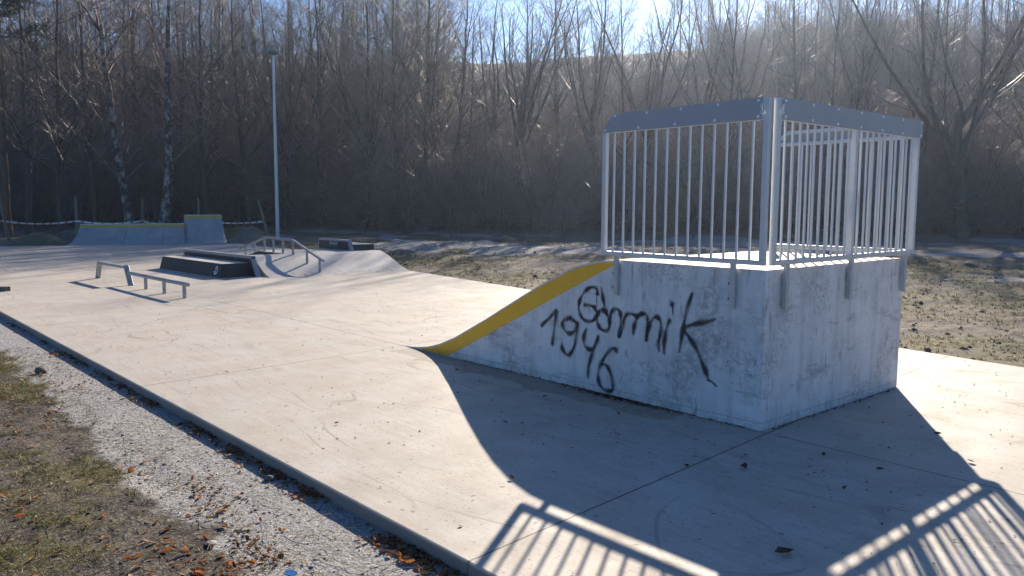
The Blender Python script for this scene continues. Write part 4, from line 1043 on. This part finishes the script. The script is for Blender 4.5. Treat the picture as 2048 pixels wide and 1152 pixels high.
# the wood on the slope: individual trees sharing meshes
def scatter(n, px0, px1, s0, s1, seed, mind):
    g = np.random.default_rng(seed); out = []; tries = 0
    while len(out) < n and tries < n * 60:
        tries += 1; px = g.uniform(px0, px1); d = g.uniform(38, 125); x, y = at_px(px, d); s = float(edge_sd(np.array(x), np.array(y)))
        if not (s0 < s < s1): continue
        if any((x - a) ** 2 + (y - b) ** 2 < mind * mind for a, b in out): continue
        out.append((x, y))
    return out
for x, y in scatter(95, -80, 880, 2.5, 26, 5, 2.0):
    plant('tall', x, y, sc=random.uniform(0.7, 1.0), label='dark bare tree among many in the dense left half of the wooded slope', group='trees of the left slope')
for x, y in scatter(17, 880, 2110, 3.0, 22, 6, 3.0):
    plant('tall', x, y, sc=random.uniform(0.55, 0.85), label='bare tree among many on the lower right half of the wooded slope', group='trees of the right slope')
for x, y in scatter(70, 1330, 2110, 24, 66, 8, 1.6):
    plant('pole', x, y, sc=random.uniform(0.8, 1.05), label='slender pole-like tree among many near the ridge on the right', group='pole trees of the right ridge')
for x, y in scatter(70, -80, 860, 27, 68, 9, 1.8):
    plant('pole', x, y, sc=random.uniform(0.9, 1.15), label='slender pole-like tree among many near the ridge on the left', group='pole trees of the left ridge')
for x, y in scatter(14, 880, 1330, 30, 58, 10, 3.0):
    plant('pole', x, y, sc=random.uniform(0.35, 0.5), label='small slender tree below the open middle of the ridge', group='small trees under the middle ridge')
for x, y in scatter(60, -60, 2110, 0.6, 9, 12, 1.5):
    plant('hazel', x, y, sc=random.uniform(0.6, 1.0), label='many-stemmed bare shrub among others along the foot of the wood', group='shrubs at the foot of the wood', cat='shrub')

# undergrowth that reads as one mass
def bush(seed, hgt_=1.8, ns=16):
    g = np.random.default_rng(seed); P = np.zeros((ns, 6, 3)); D = g.normal(0, .5, (ns, 3)); D[:, 2] = 1; D /= np.linalg.norm(D, axis=1)[:, None]
    P[:, 0, :2] = g.normal(0, .5, (ns, 2)); P[:, 0, 2] = -.1; Ls = g.uniform(.5, 1.1, ns) * hgt_
    for s in range(1, 6):
        D = D + g.normal(0, .12, (ns, 3)); D /= np.linalg.norm(D, axis=1)[:, None]; P[:, s] = P[:, s - 1] + D * (Ls / 5)[:, None]
    Rd = np.full((ns, 1), .012) * np.linspace(1, .4, 6)[None]
    l2, r2 = grow(P, Rd, 7, .1, 1., 40, .45, .02, .12, 4, .6, g); l3, r3 = grow(l2, r2, 3, .1, 1., 40, .55, 0., .12, 3, .6, g)
    return merge([tubes(P, Rd, 3), tubes(l2, np.maximum(r2, .007), 3), tubes(l3, np.maximum(r3, .006), 3)])
BU = [bush(600 + i, 1.5 + 0.25 * i) for i in range(5)]
parts = []
def spread(n, px0, px1, s0, s1, seed, sc0, sc1):
    g = np.random.default_rng(seed); cnt = 0
    while cnt < n:
        px = g.uniform(px0, px1, 400); d = g.uniform(36, 115, 400)
        for a, b in zip(px, d):
            x, y = at_px(a, b); s = float(edge_sd(np.array(x), np.array(y)))
            if not s0 < s < s1: continue
            if 8.5 < s < 19 and 820 < a < 1330 and g.random() > 0.15: continue
            if s > 34 and 840 < a < 1420 and (s > 46 or g.random() > 0.3): continue
            V, F = BU[g.integers(len(BU))]; an = g.uniform(0, 6.28); sc_ = g.uniform(sc0, sc1); c, s_ = math.cos(an), math.sin(an)
            Q = V * sc_; Q = np.stack([Q[:, 0] * c - Q[:, 1] * s_ + x, Q[:, 0] * s_ + Q[:, 1] * c + y, Q[:, 2] + float(height(x, y))], -1)
            parts.append((Q, F)); cnt += 1
            if cnt >= n: break
spread(620, -80, 2110, 0.2, 14, 21, 0.7, 1.6)
spread(360, -80, 880, 1.5, 24, 23, 1.5, 3.0)
spread(190, 880, 2110, 2.5, 24, 24, 1.2, 2.2)
spread(900, -80, 2110, 18, 68, 22, 1.0, 2.6)
V, F = merge(parts)
ug = link('undergrowth', np_mesh('undergrowth', V, F), M['brush']); tag(ug, 'tangled bare brushwood covering the wooded slope', 'undergrowth', kind='stuff')
# branches arching out of the brush, sunlight put into their pale colour
g = np.random.default_rng(99); parts = []
for lo, hi, s0, s1, nb in ((-80, 2110, 0.0, 10, 520), (-80, 2110, 10, 60, 700)):
    cnt = 0
    while cnt < nb:
        a, d = g.uniform(lo, hi), g.uniform(38, 105); x, y = at_px(a, d); s = float(edge_sd(np.array(x), np.array(y)))
        if not s0 < s < s1: continue
        P = np.zeros((1, 7, 3)); D = g.normal(0, .8, 3); D[2] = abs(D[2]) + .15; D /= np.linalg.norm(D); L = g.uniform(.8, 3.2); P[0, 0] = (x, y, float(height(x, y)) + g.uniform(0, 2.2))
        for k in range(1, 7):
            D = D + g.normal(0, .1, 3) + np.array([0, 0, -.07]); D /= np.linalg.norm(D); P[0, k] = P[0, k - 1] + D * L / 6
        Rr = (g.uniform(.010, .022) * np.linspace(1, .35, 7))[None]; l2, r2 = grow(P, Rr, 5, .2, 1., 38, .4, -.02, .1, 4, .7, g)
        parts.append(tubes(P, Rr, 4)); parts.append(tubes(l2, np.maximum(r2, .007), 3)); cnt += 1
V, F = merge(parts); o = link('sunlit_branches', np_mesh('sunlit_branches', V, F), M['sunlit_wood']); tag(o, 'pale branches tangled in the brush of the wooded slope, coloured as if sunlit', 'branches', kind='stuff')
# brown leaves still hanging in the crowns on the right
g = np.random.default_rng(88); parts = []
for px in (1640, 1690, 1790, 1850, 1560):
    x, y = at_px(px, 74 + g.uniform(-4, 4)); zc = float(height(x, y)) + g.uniform(6.5, 8.5)
    n = 420; c = np.array([x, y, zc]) + g.normal(0, 1, (n, 3)) * np.array([1.3, 1.3, 1.5])
    a = g.normal(0, 1, (n, 3)); a /= np.linalg.norm(a, axis=1)[:, None]; b = np.cross(a, g.normal(0, 1, (n, 3))); b /= np.linalg.norm(b, axis=1)[:, None]
    sz = g.uniform(.03, .06, n)[:, None]
    V = np.stack([c - a * sz, c - b * sz * .6, c + a * sz, c + b * sz * .6], 1).reshape(-1, 3); parts.append((V, np.arange(n * 4).reshape(n, 4)))
V, F = merge(parts); o = link('clinging_leaves', np_mesh('clinging_leaves', V, F), M['oakleaf']); tag(o, 'sparse brown leaves still clinging to twigs in the crowns on the right', 'leaves', kind='stuff')

# ------------------------------------------------------------------ ground cover near the camera
def leaf_batch(X, Y, Z, size, g, tilt=0.5, curl=0.35):
    n = len(X); an = g.uniform(0, 6.28, n); L = size; Wd = size * g.uniform(.35, .6, n)
    u = np.stack([np.cos(an), np.sin(an), g.normal(0, tilt, n)], -1); u /= np.linalg.norm(u, axis=1)[:, None]
    v = np.cross(u, np.array([0, 0, 1.0]) + g.normal(0, tilt, (n, 3))); v /= np.linalg.norm(v, axis=1)[:, None]; w_ = np.cross(u, v); w_ *= np.sign(w_[:, 2:3] + 1e-9)
    c = np.stack([X, Y, Z], -1); k = (curl * g.uniform(.2, 1.6, n) * size)[:, None]
    Lc = L[:, None]; Wc = Wd[:, None]
    pts = [c - u * Lc, c - u * Lc * .35 + v * Wc + w_ * k * .6, c - u * Lc * .3 - w_ * k * .1, c - u * Lc * .35 - v * Wc + w_ * k * .6,
           c + u * Lc * .4 + v * Wc * .85 + w_ * k * .7, c + u * Lc * .4, c + u * Lc * .4 - v * Wc * .85 + w_ * k * .5, c + u * Lc + w_ * k * .5]
    V = np.stack(pts, 1); b = np.arange(n)[:, None] * 8
    quads = np.concatenate([b + np.array([q]) for q in ((1, 2, 5, 4), (2, 3, 6, 5))]); tris = np.concatenate([b + np.array([q]) for q in ((0, 2, 1), (0, 3, 2), (4, 5, 7), (5, 6, 7))])
    return V.reshape(-1, 3), quads, tris
def blades(X, Y, Z, hgt_, wd, g, lean=0.6):
    n = len(X); an = g.uniform(0, 6.28, n); d = np.stack([np.cos(an), np.sin(an), np.zeros(n)], -1); s = np.stack([-np.sin(an), np.cos(an), np.zeros(n)], -1)
    c = np.stack([X, Y, Z], -1); ln = (lean * g.uniform(.2, 1.6, n))[:, None]; h = hgt_[:, None]; wv = wd[:, None]
    mid = c + np.array([0, 0, 1.0]) * h * .6 + d * h * ln * .4; tip = c + np.array([0, 0, 1.0]) * h * (.95 - .25 * ln.clip(0, 2)) + d * h * ln
    V = np.stack([c - s * wv, c + s * wv, mid + s * wv * .8, mid - s * wv * .8, tip], 1).reshape(-1, 3); b = np.arange(n)[:, None] * 5
    return V, b + np.array([[0, 1, 2, 3]]), b + np.array([[3, 2, 4]])
def tufts(name, x0, x1, y0, y1, n, thr, hmin, hmax, wd, seed, label, per=7, keep=None, tint=.36):
    g = np.random.default_rng(seed); X = g.uniform(x0, x1, n); Y = g.uniform(y0, y1, n); mk = masks(X, Y)
    ok = (mk[:, 0] + g.normal(0, .07, n) > thr) & (mk[:, 1] < .45)
    if keep is not None: ok &= keep(X, Y)
    X, Y = X[ok], Y[ok]
    X = np.repeat(X, per) + g.normal(0, .02, len(X) * per); Y = np.repeat(Y, per) + g.normal(0, .02, len(Y) * per)
    hh = g.uniform(hmin, hmax, len(X)); V, q, t = blades(X, Y, height(X, Y) - .005, hh, np.full(len(X), wd), g, 1.6)
    me = np_mesh(name, V, [q, t]); point_attr(me, 'tint', np.repeat(np.clip(g.normal(tint, .27, len(X)), 0, 1), 5), 'FLOAT')
    o = link(name, me, M['grass']); tag(o, label, 'grass', kind='stuff'); return o
tufts('grass', -9, 1.2, -6.6, -3.45, 15000, .565, .015, .055, .0017, 31, 'short worn grass in the soil along the gravel strip', 11, tint=.46)
tufts('grass', -30, 9, 3.4, 22, 26000, .50, .025, .075, .005, 33, 'patchy short grass on the field beyond the slab', 6, keep=lambda X, Y: (Y > slab_right(X) + .12) & (edge_sd(X, Y) < 0))
tufts('dead_grass', -30, 9, 3.4, 24, 15000, .30, .02, .06, .006, 35, 'yellow dead grass on the field beyond the slab', 5, keep=lambda X, Y: (Y > slab_right(X) + .12) & (edge_sd(X, Y) < 0) & (fbm(X * .7, Y * .7, 97) > .45), tint=.8)

# leaf litter: drifts against the slab edge and loose leaves in the turf
LEAF_PILES = [(-7.24, -3.12, .10, .05, 70), (-6.5, -3.08, .12, .04, 60), (-4.07, -3.07, .10, .04, 80), (-2.85, -3.04, .14, .04, 110), (-2.3, -3.05, .10, .05, 110), (-1.17, -3.03, .09, .035, 130),
              (-0.21, -3.07, .10, .05, 190), (0.02, -3.06, .08, .04, 120), (-4.96, -3.06, .1, .04, 60), (-1.62, -3.05, .12, .04, 70),
              (-0.56, -3.66, .14, .09, 110), (-0.42, -3.84, .10, .06, 60), (-1.2, -3.56, .24, .08, 45), (-1.7, -3.5, .2, .06, 60), (-1.6, -4.4, .3, .2, 60), (-0.7, -4.05, .2, .12, 70), (-5.2, -3.45, .3, .08, 40), (-7.1, -3.66, .3, .08, 60)]
g = np.random.default_rng(41)
n = 2400; X = g.uniform(-11, 1.4, n); clump = fbm(X * 1.6, X * 0 + 3, 91); Y = -2.985 - np.abs(g.normal(0, .075, n)) - .015
ok = clump + g.normal(0, .06, n) > .5; X, Y = X[ok], Y[ok]
n2 = 2600; X2 = g.uniform(-7, 1.2, n2); Y2 = g.uniform(-6.2, -3.5, n2); ok = fbm(X2 * 1.3, Y2 * 1.3, 93) + g.normal(0, .07, n2) > .54; X2, Y2 = X2[ok], Y2[ok]
X3 = []; Y3 = []
for cx_, cy_, sx_, sy_, k_ in LEAF_PILES:
    X3.append(g.normal(cx_, sx_, k_)); Y3.append(np.where(cy_ > -3.2, np.minimum(g.normal(cy_, sy_, k_), -2.985), g.normal(cy_, sy_, k_)))
X3 = np.concatenate(X3); Y3 = np.concatenate(Y3)
X = np.concatenate([X, X2, X3]); Y = np.concatenate([Y, Y2, Y3]); sz = g.gamma(3.2, .0041, len(X)).clip(.005, .034)
V, q, t = leaf_batch(X, Y, height(X, Y) + .004 + g.uniform(0, .006, len(X)), sz, g, .45, .6)
me = np_mesh('leaf_litter', V, [q, t]); point_attr(me, 'tint', np.repeat(np.clip(g.beta(1.5, 1.25, len(X)), 0, 1), 8), 'FLOAT')
o = link('leaf_litter', me, M['leaf']); tag(o, 'brown and orange dead leaves along the slab edge and in the turf', 'leaves', kind='stuff')
# crumbs of leaf and soil along the foot of the ramp wall
n = 1000; X = np.concatenate([g.uniform(-3.6, -.1, 300), g.normal(-1.35, .3, 700)]); Y = -.012 - np.abs(g.normal(0, .05, n)); Y[:300] *= .4
X = np.concatenate([X, .02 + np.abs(g.normal(0, .02, 120))]); Y = np.concatenate([Y, g.uniform(.1, 2.2, 120)])
sz = g.uniform(.004, .016, len(X)); V, q, t = leaf_batch(X, Y, np.full(len(X), .006), sz, g, .3)
me = np_mesh('leaf_crumbs', V, [q, t]); point_attr(me, 'tint', np.repeat(np.clip(g.beta(1, 3.5, len(X)), 0, 1), 8), 'FLOAT')
o = link('leaf_crumbs', me, M['leaf']); tag(o, 'dark leaf crumbs and soil swept against the foot of the ramp', 'debris', kind='stuff')
# straw and twigs in the near turf
n = 7000; X = g.uniform(-8, 1.2, n); Y = np.where(g.random(n) < .9, g.uniform(-6.3, -3.5, n), g.uniform(-3.7, -3.0, n)); an = g.uniform(0, 3.14, n); ln = g.gamma(2.2, .017, n).clip(.01, .11)
Z = height(X, Y) + .008; P = np.stack([np.stack([X - np.cos(an) * ln, Y - np.sin(an) * ln, Z], -1), np.stack([X + g.normal(0, .008, n), Y + g.normal(0, .008, n), Z + .012], -1), np.stack([X + np.cos(an) * ln, Y + np.sin(an) * ln, Z + g.uniform(-.004, .02, n)], -1)], 1)
V, F = tubes(P, np.full((n, 3), .0014), 3); me = np_mesh('straw', V, F); point_attr(me, 'tint', np.repeat(g.beta(2.2, 1.4, n), 9), 'FLOAT')
o = link('straw', me, M['grass']); tag(o, 'pale straw and thin twigs lying in the near turf', 'straw', kind='stuff')
# gravel
n = 26000; X = g.uniform(-8.5, 1.3, n); Y = g.uniform(-4.4, -2.98, n); mk = masks(X, Y); ok = mk[:, 1] + g.normal(0, .15, n) > .5; X, Y = X[ok], Y[ok]; n = len(X)
r = g.gamma(1.8, .0013, n).clip(.0012, .012); base = np.array([(1, 0, 0), (-.5, .87, 0), (-.5, -.87, 0), (.35, .2, .8), (-.4, .1, .7)])
sc3 = g.uniform(.7, 1.3, (n, 5, 3)); an = g.uniform(0, 6.28, n); c, s_ = np.cos(an)[:, None], np.sin(an)[:, None]
B = base[None] * sc3 * r[:, None, None]; V = np.stack([B[..., 0] * c - B[..., 1] * s_ + X[:, None], B[..., 0] * s_ + B[..., 1] * c + Y[:, None], B[..., 2] + (height(X, Y) - .001)[:, None]], -1).reshape(-1, 3)
b = np.arange(n)[:, None] * 5; t = np.concatenate([b + np.array([q]) for q in ((0, 1, 3), (1, 4, 3), (1, 2, 4), (2, 3, 4), (2, 0, 3))])
me = np_mesh('gravel', V, t); point_attr(me, 'tint', np.repeat(np.clip(g.beta(3, 2, n), 0, 1), 5), 'FLOAT')
o = link('gravel', me, M['grit']); tag(o, 'pale grey gravel strip between the slab and the turf', 'gravel', kind='stuff')

def crumbs(name, X, Y, r, g, mat, tint, label, cat):
    n = len(X); sc3 = g.uniform(.7, 1.3, (n, 5, 3)); an = g.uniform(0, 6.28, n); c, s_ = np.cos(an)[:, None], np.sin(an)[:, None]
    B = base[None] * sc3 * r[:, None, None]; V = np.stack([B[..., 0] * c - B[..., 1] * s_ + X[:, None], B[..., 0] * s_ + B[..., 1] * c + Y[:, None], B[..., 2] * .7 + (height(X, Y) - .002)[:, None]], -1).reshape(-1, 3)
    b = np.arange(n)[:, None] * 5; t = np.concatenate([b + np.array([q]) for q in ((0, 1, 3), (1, 4, 3), (1, 2, 4), (2, 3, 4), (2, 0, 3))])
    me = np_mesh(name, V, t); point_attr(me, 'tint', np.repeat(tint, 5), 'FLOAT')
    o = link(name, me, mat); tag(o, label, cat, kind='stuff')
n = 9000; X = g.uniform(-28, 9, n); Y = 3.4 + 20 * g.random(n) ** 1.4; ok = (Y > slab_right(X) + .15) & (edge_sd(X, Y) < 0); X, Y = X[ok], Y[ok]
crumbs('soil_clods', X, Y, g.gamma(2, .012, len(X)).clip(.01, .09), g, M['clod'], g.beta(1.3, 2.4, len(X)), 'clods of earth and small stones strewn over the field beyond the slab', 'soil')
n = 14000; X = g.uniform(-8, 1.2, n); Y = g.uniform(-6.3, -3.0, n)
crumbs('soil_crumbs', X, Y, g.gamma(1.6, .0035, n).clip(.002, .022), g, M['clod'], g.beta(1.0, 2.6, n), 'dark crumbs of soil in the near turf and on the gravel', 'soil')

# ------------------------------------------------------------------ small single things
def rock(name, loc, r, mat, label, seed, cat='stone', flat=.6):
    import bmesh
    bm = bmesh.new(); bmesh.ops.create_icosphere(bm, subdivisions=3, radius=1); g = np.random.default_rng(seed); D = g.normal(0, 1, (7, 3)); D /= np.linalg.norm(D, axis=1)[:, None]; K = g.uniform(.55, .9, 7)
    for v in bm.verts:
        q = np.array(v.co); s = 1.0
        for d_, k_ in zip(D, K):
            h_ = q @ d_
            if h_ > k_: s = min(s, k_ / h_)
        v.co = Vector(q * s * (1 + g.normal(0, .02)) * np.array([r, r * .8, r * flat]))
    me = bpy.data.meshes.new(name); bm.to_mesh(me); bm.free(); o = link(name, me, mat); o.location = loc; o.rotation_euler = (0, 0, g.uniform(0, 6)); tag(o, label, cat); return o
def gz(x, y): return float(height(x, y))
rock('stone', (-6.19, -3.52, gz(-6.19, -3.52) + .03), .075, M['rock'], 'dark lump of earth on the gravel strip at the left', 1)
rock('stone', (-1.56, -3.13, gz(-1.56, -3.13) + .012), .035, M['rock'], 'small dark stone on the gravel strip close to the slab edge', 2)
rock('stone', (-0.80, -3.78, gz(-.8, -3.78) + .012), .034, M['palerock'], 'flat grey stone among orange leaves at the bottom left', 3, flat=.3)
rock('stone', (-4.37, 15.15, gz(-4.4, 15.15) + .03), .14, M['palerock'], 'pale rounded stone on the field right of the ramp', 4)
rock('stone', (-0.73, 4.83, gz(-.73, 4.83) + .02), .055, M['rock'], 'small black stone in the grass just beyond the slab, right of the ramp', 5)
rock('earth_clod', (-5.61, 20.14, gz(-5.6, 20.1) + .02), .30, M['rock'], 'dark heap of earth far out on the field at the right', 6, 'earth', .4)
mb = MB(); mb.box(-.11, .11, -.06, .06, 0, .085, .012); o = mb.build('brick', M['rock']); o.location = (-14.78, -2.51, 0); o.rotation_euler = (0, 0, .5); tag(o, 'dark brick lying on the slab at the left margin', 'brick')
mb = MB(); mb.prism([(-.035, -.02, 0), (.04, -.028, 0), (.045, .02, 0), (0, .032, 0), (-.04, .018, 0)], (0, 0, .006)); o = mb.build('plastic_scrap', M['blue']); o.scale = (.7, .7, 1); o.location = (-.235, -3.625, gz(-.235, -3.625) + .008); o.rotation_euler = (.25, .1, .6); tag(o, 'bright blue scrap of plastic on the gravel at the bottom edge', 'litter')
# blue-grey tarpaulin heap far out on the field
g = np.random.default_rng(5)
tx, ty = -27.0, 20.2; nn = 16; A = np.linspace(-1, 1, nn); TX, TY = np.meshgrid(A, A, indexing='ij')
TZ = .34 * np.exp(-(TX ** 2 * 2.2 + TY ** 2 * 2.5)) * (0.8 + .5 * fbm(TX * 2.4 + 5, TY * 2.4, 8)) - .03
ii = np.arange(nn * nn).reshape(nn, nn); qd_ = np.stack([ii[:-1, :-1], ii[1:, :-1], ii[1:, 1:], ii[:-1, 1:]], -1).reshape(-1, 4)
me = np_mesh('gravel_heap', np.stack([TX * .95, TY * .75, TZ * .9 + (fbm(TX * 9, TY * 9, 4) - .5) * .08], -1).reshape(-1, 3), qd_, True)
o = link('gravel_heap', me, M['rock']); o.location = (tx, ty, gz(tx, ty)); o.rotation_euler = (0, 0, .75); tag(o, 'low dark grey heap on the field in front of the wood', 'heap')
# tiny crumbs of leaf and grit all over the slab
g = np.random.default_rng(71); n = 6500; X = np.concatenate([g.uniform(-9, 3.5, 5200), g.uniform(-24, -9, 1300)]); Y = g.uniform(-2.85, 5.5, n)
ok = (Y < slab_right(X) - .1) & ~((X > -4.8) & (X < .05) & (Y > -.05) & (Y < 2.34)) & ~((X < -14) & (Y > 1.4)); X, Y = X[ok], Y[ok]; n = len(X)
ok = fbm(X * .9, Y * .9, 83) + g.normal(0, .12, n) > .44; X, Y = X[ok], Y[ok]; n = len(X)
r = g.gamma(1.5, .0040, n).clip(.0015, .013); V, q, t = leaf_batch(X, Y, np.full(n, .004), r, g, .18, .4)
me = np_mesh('slab_grit', V, [q, t]); point_attr(me, 'tint', np.repeat(np.clip(g.beta(1.1, 3.2, n), 0, 1), 8), 'FLOAT')
o = link('slab_grit', me, M['leaf']); tag(o, 'fine crumbs of leaf and grit strewn over the concrete slab', 'grit', kind='stuff')
# leaves lying on the slab
g = np.random.default_rng(61)
spots = [(.41, -.84, .045, 'crumpled dark leaf lying in the shadow on the slab, largest near the joint'), (1.25, -1.8, .06, 'curled brown leaf on the slab near the bottom edge')]
spots += [(q, w_, g.uniform(.016, .03), None) for q, w_ in ((.82, .28), (.99, -.22), (1.01, -.72), (.27, -.61), (.6, -.2), (1.3, .4), (.15, -1.1), (.9, .9), (1.4, -1.1), (-.6, -.9), (-1.4, -1.3), (-2.4, -1.0), (-.4, -2.1), (-2.2, -2.3), (-3.4, -1.9), (-4.6, -2.2), (-5.7, -1.2), (-6.8, -2.0), (.85, 3.1), (.4, 3.6), (2.0, .9), (-3.2, -.4), (-1.0, -.45), (-1.8, -.5), (.5, .9))]
for x, y, s, lb in spots:
    V, q, t = leaf_batch(np.array([0.0]), np.array([0.0]), np.array([.008]), np.array([s]), g, .25, .5)
    me = np_mesh('dry_leaf', V, [q, t]); point_attr(me, 'tint', np.full(8, g.uniform(.05, .35)), 'FLOAT')
    o = link('dry_leaf', me, M['leaf']); o.location = (x, y, .004)
    if lb: tag(o, lb, 'leaf')
    else: tag(o, 'small dry leaf scattered on the concrete slab', 'leaf', 'dry leaves scattered on the slab')

# ------------------------------------------------------------------ added volume standing in for lens glare
mb = MB(); mb.box(-480, 480, -360, 560, -1.6, 48); hz = mb.mesh('glare_volume')
hm = bpy.data.materials.new('glare_volume'); hm.use_nodes = True; hn = hm.node_tree; hn.nodes.remove(hn.nodes['Principled BSDF'])
pv = hn.nodes.new('ShaderNodeVolumePrincipled'); pv.inputs['Color'].default_value = (0.62, 0.76, 1.0, 1); pv.inputs['Density'].default_value = 0.00054; pv.inputs['Anisotropy'].default_value = 0.7
hn.links.new(pv.outputs[0], hn.nodes['Material Output'].inputs['Volume'])
o = link('glare_volume', hz, hm); tag(o, kind='stuff', label='thin bluish volume added to stand in for lens glare over the wood', cat='glare_volume')
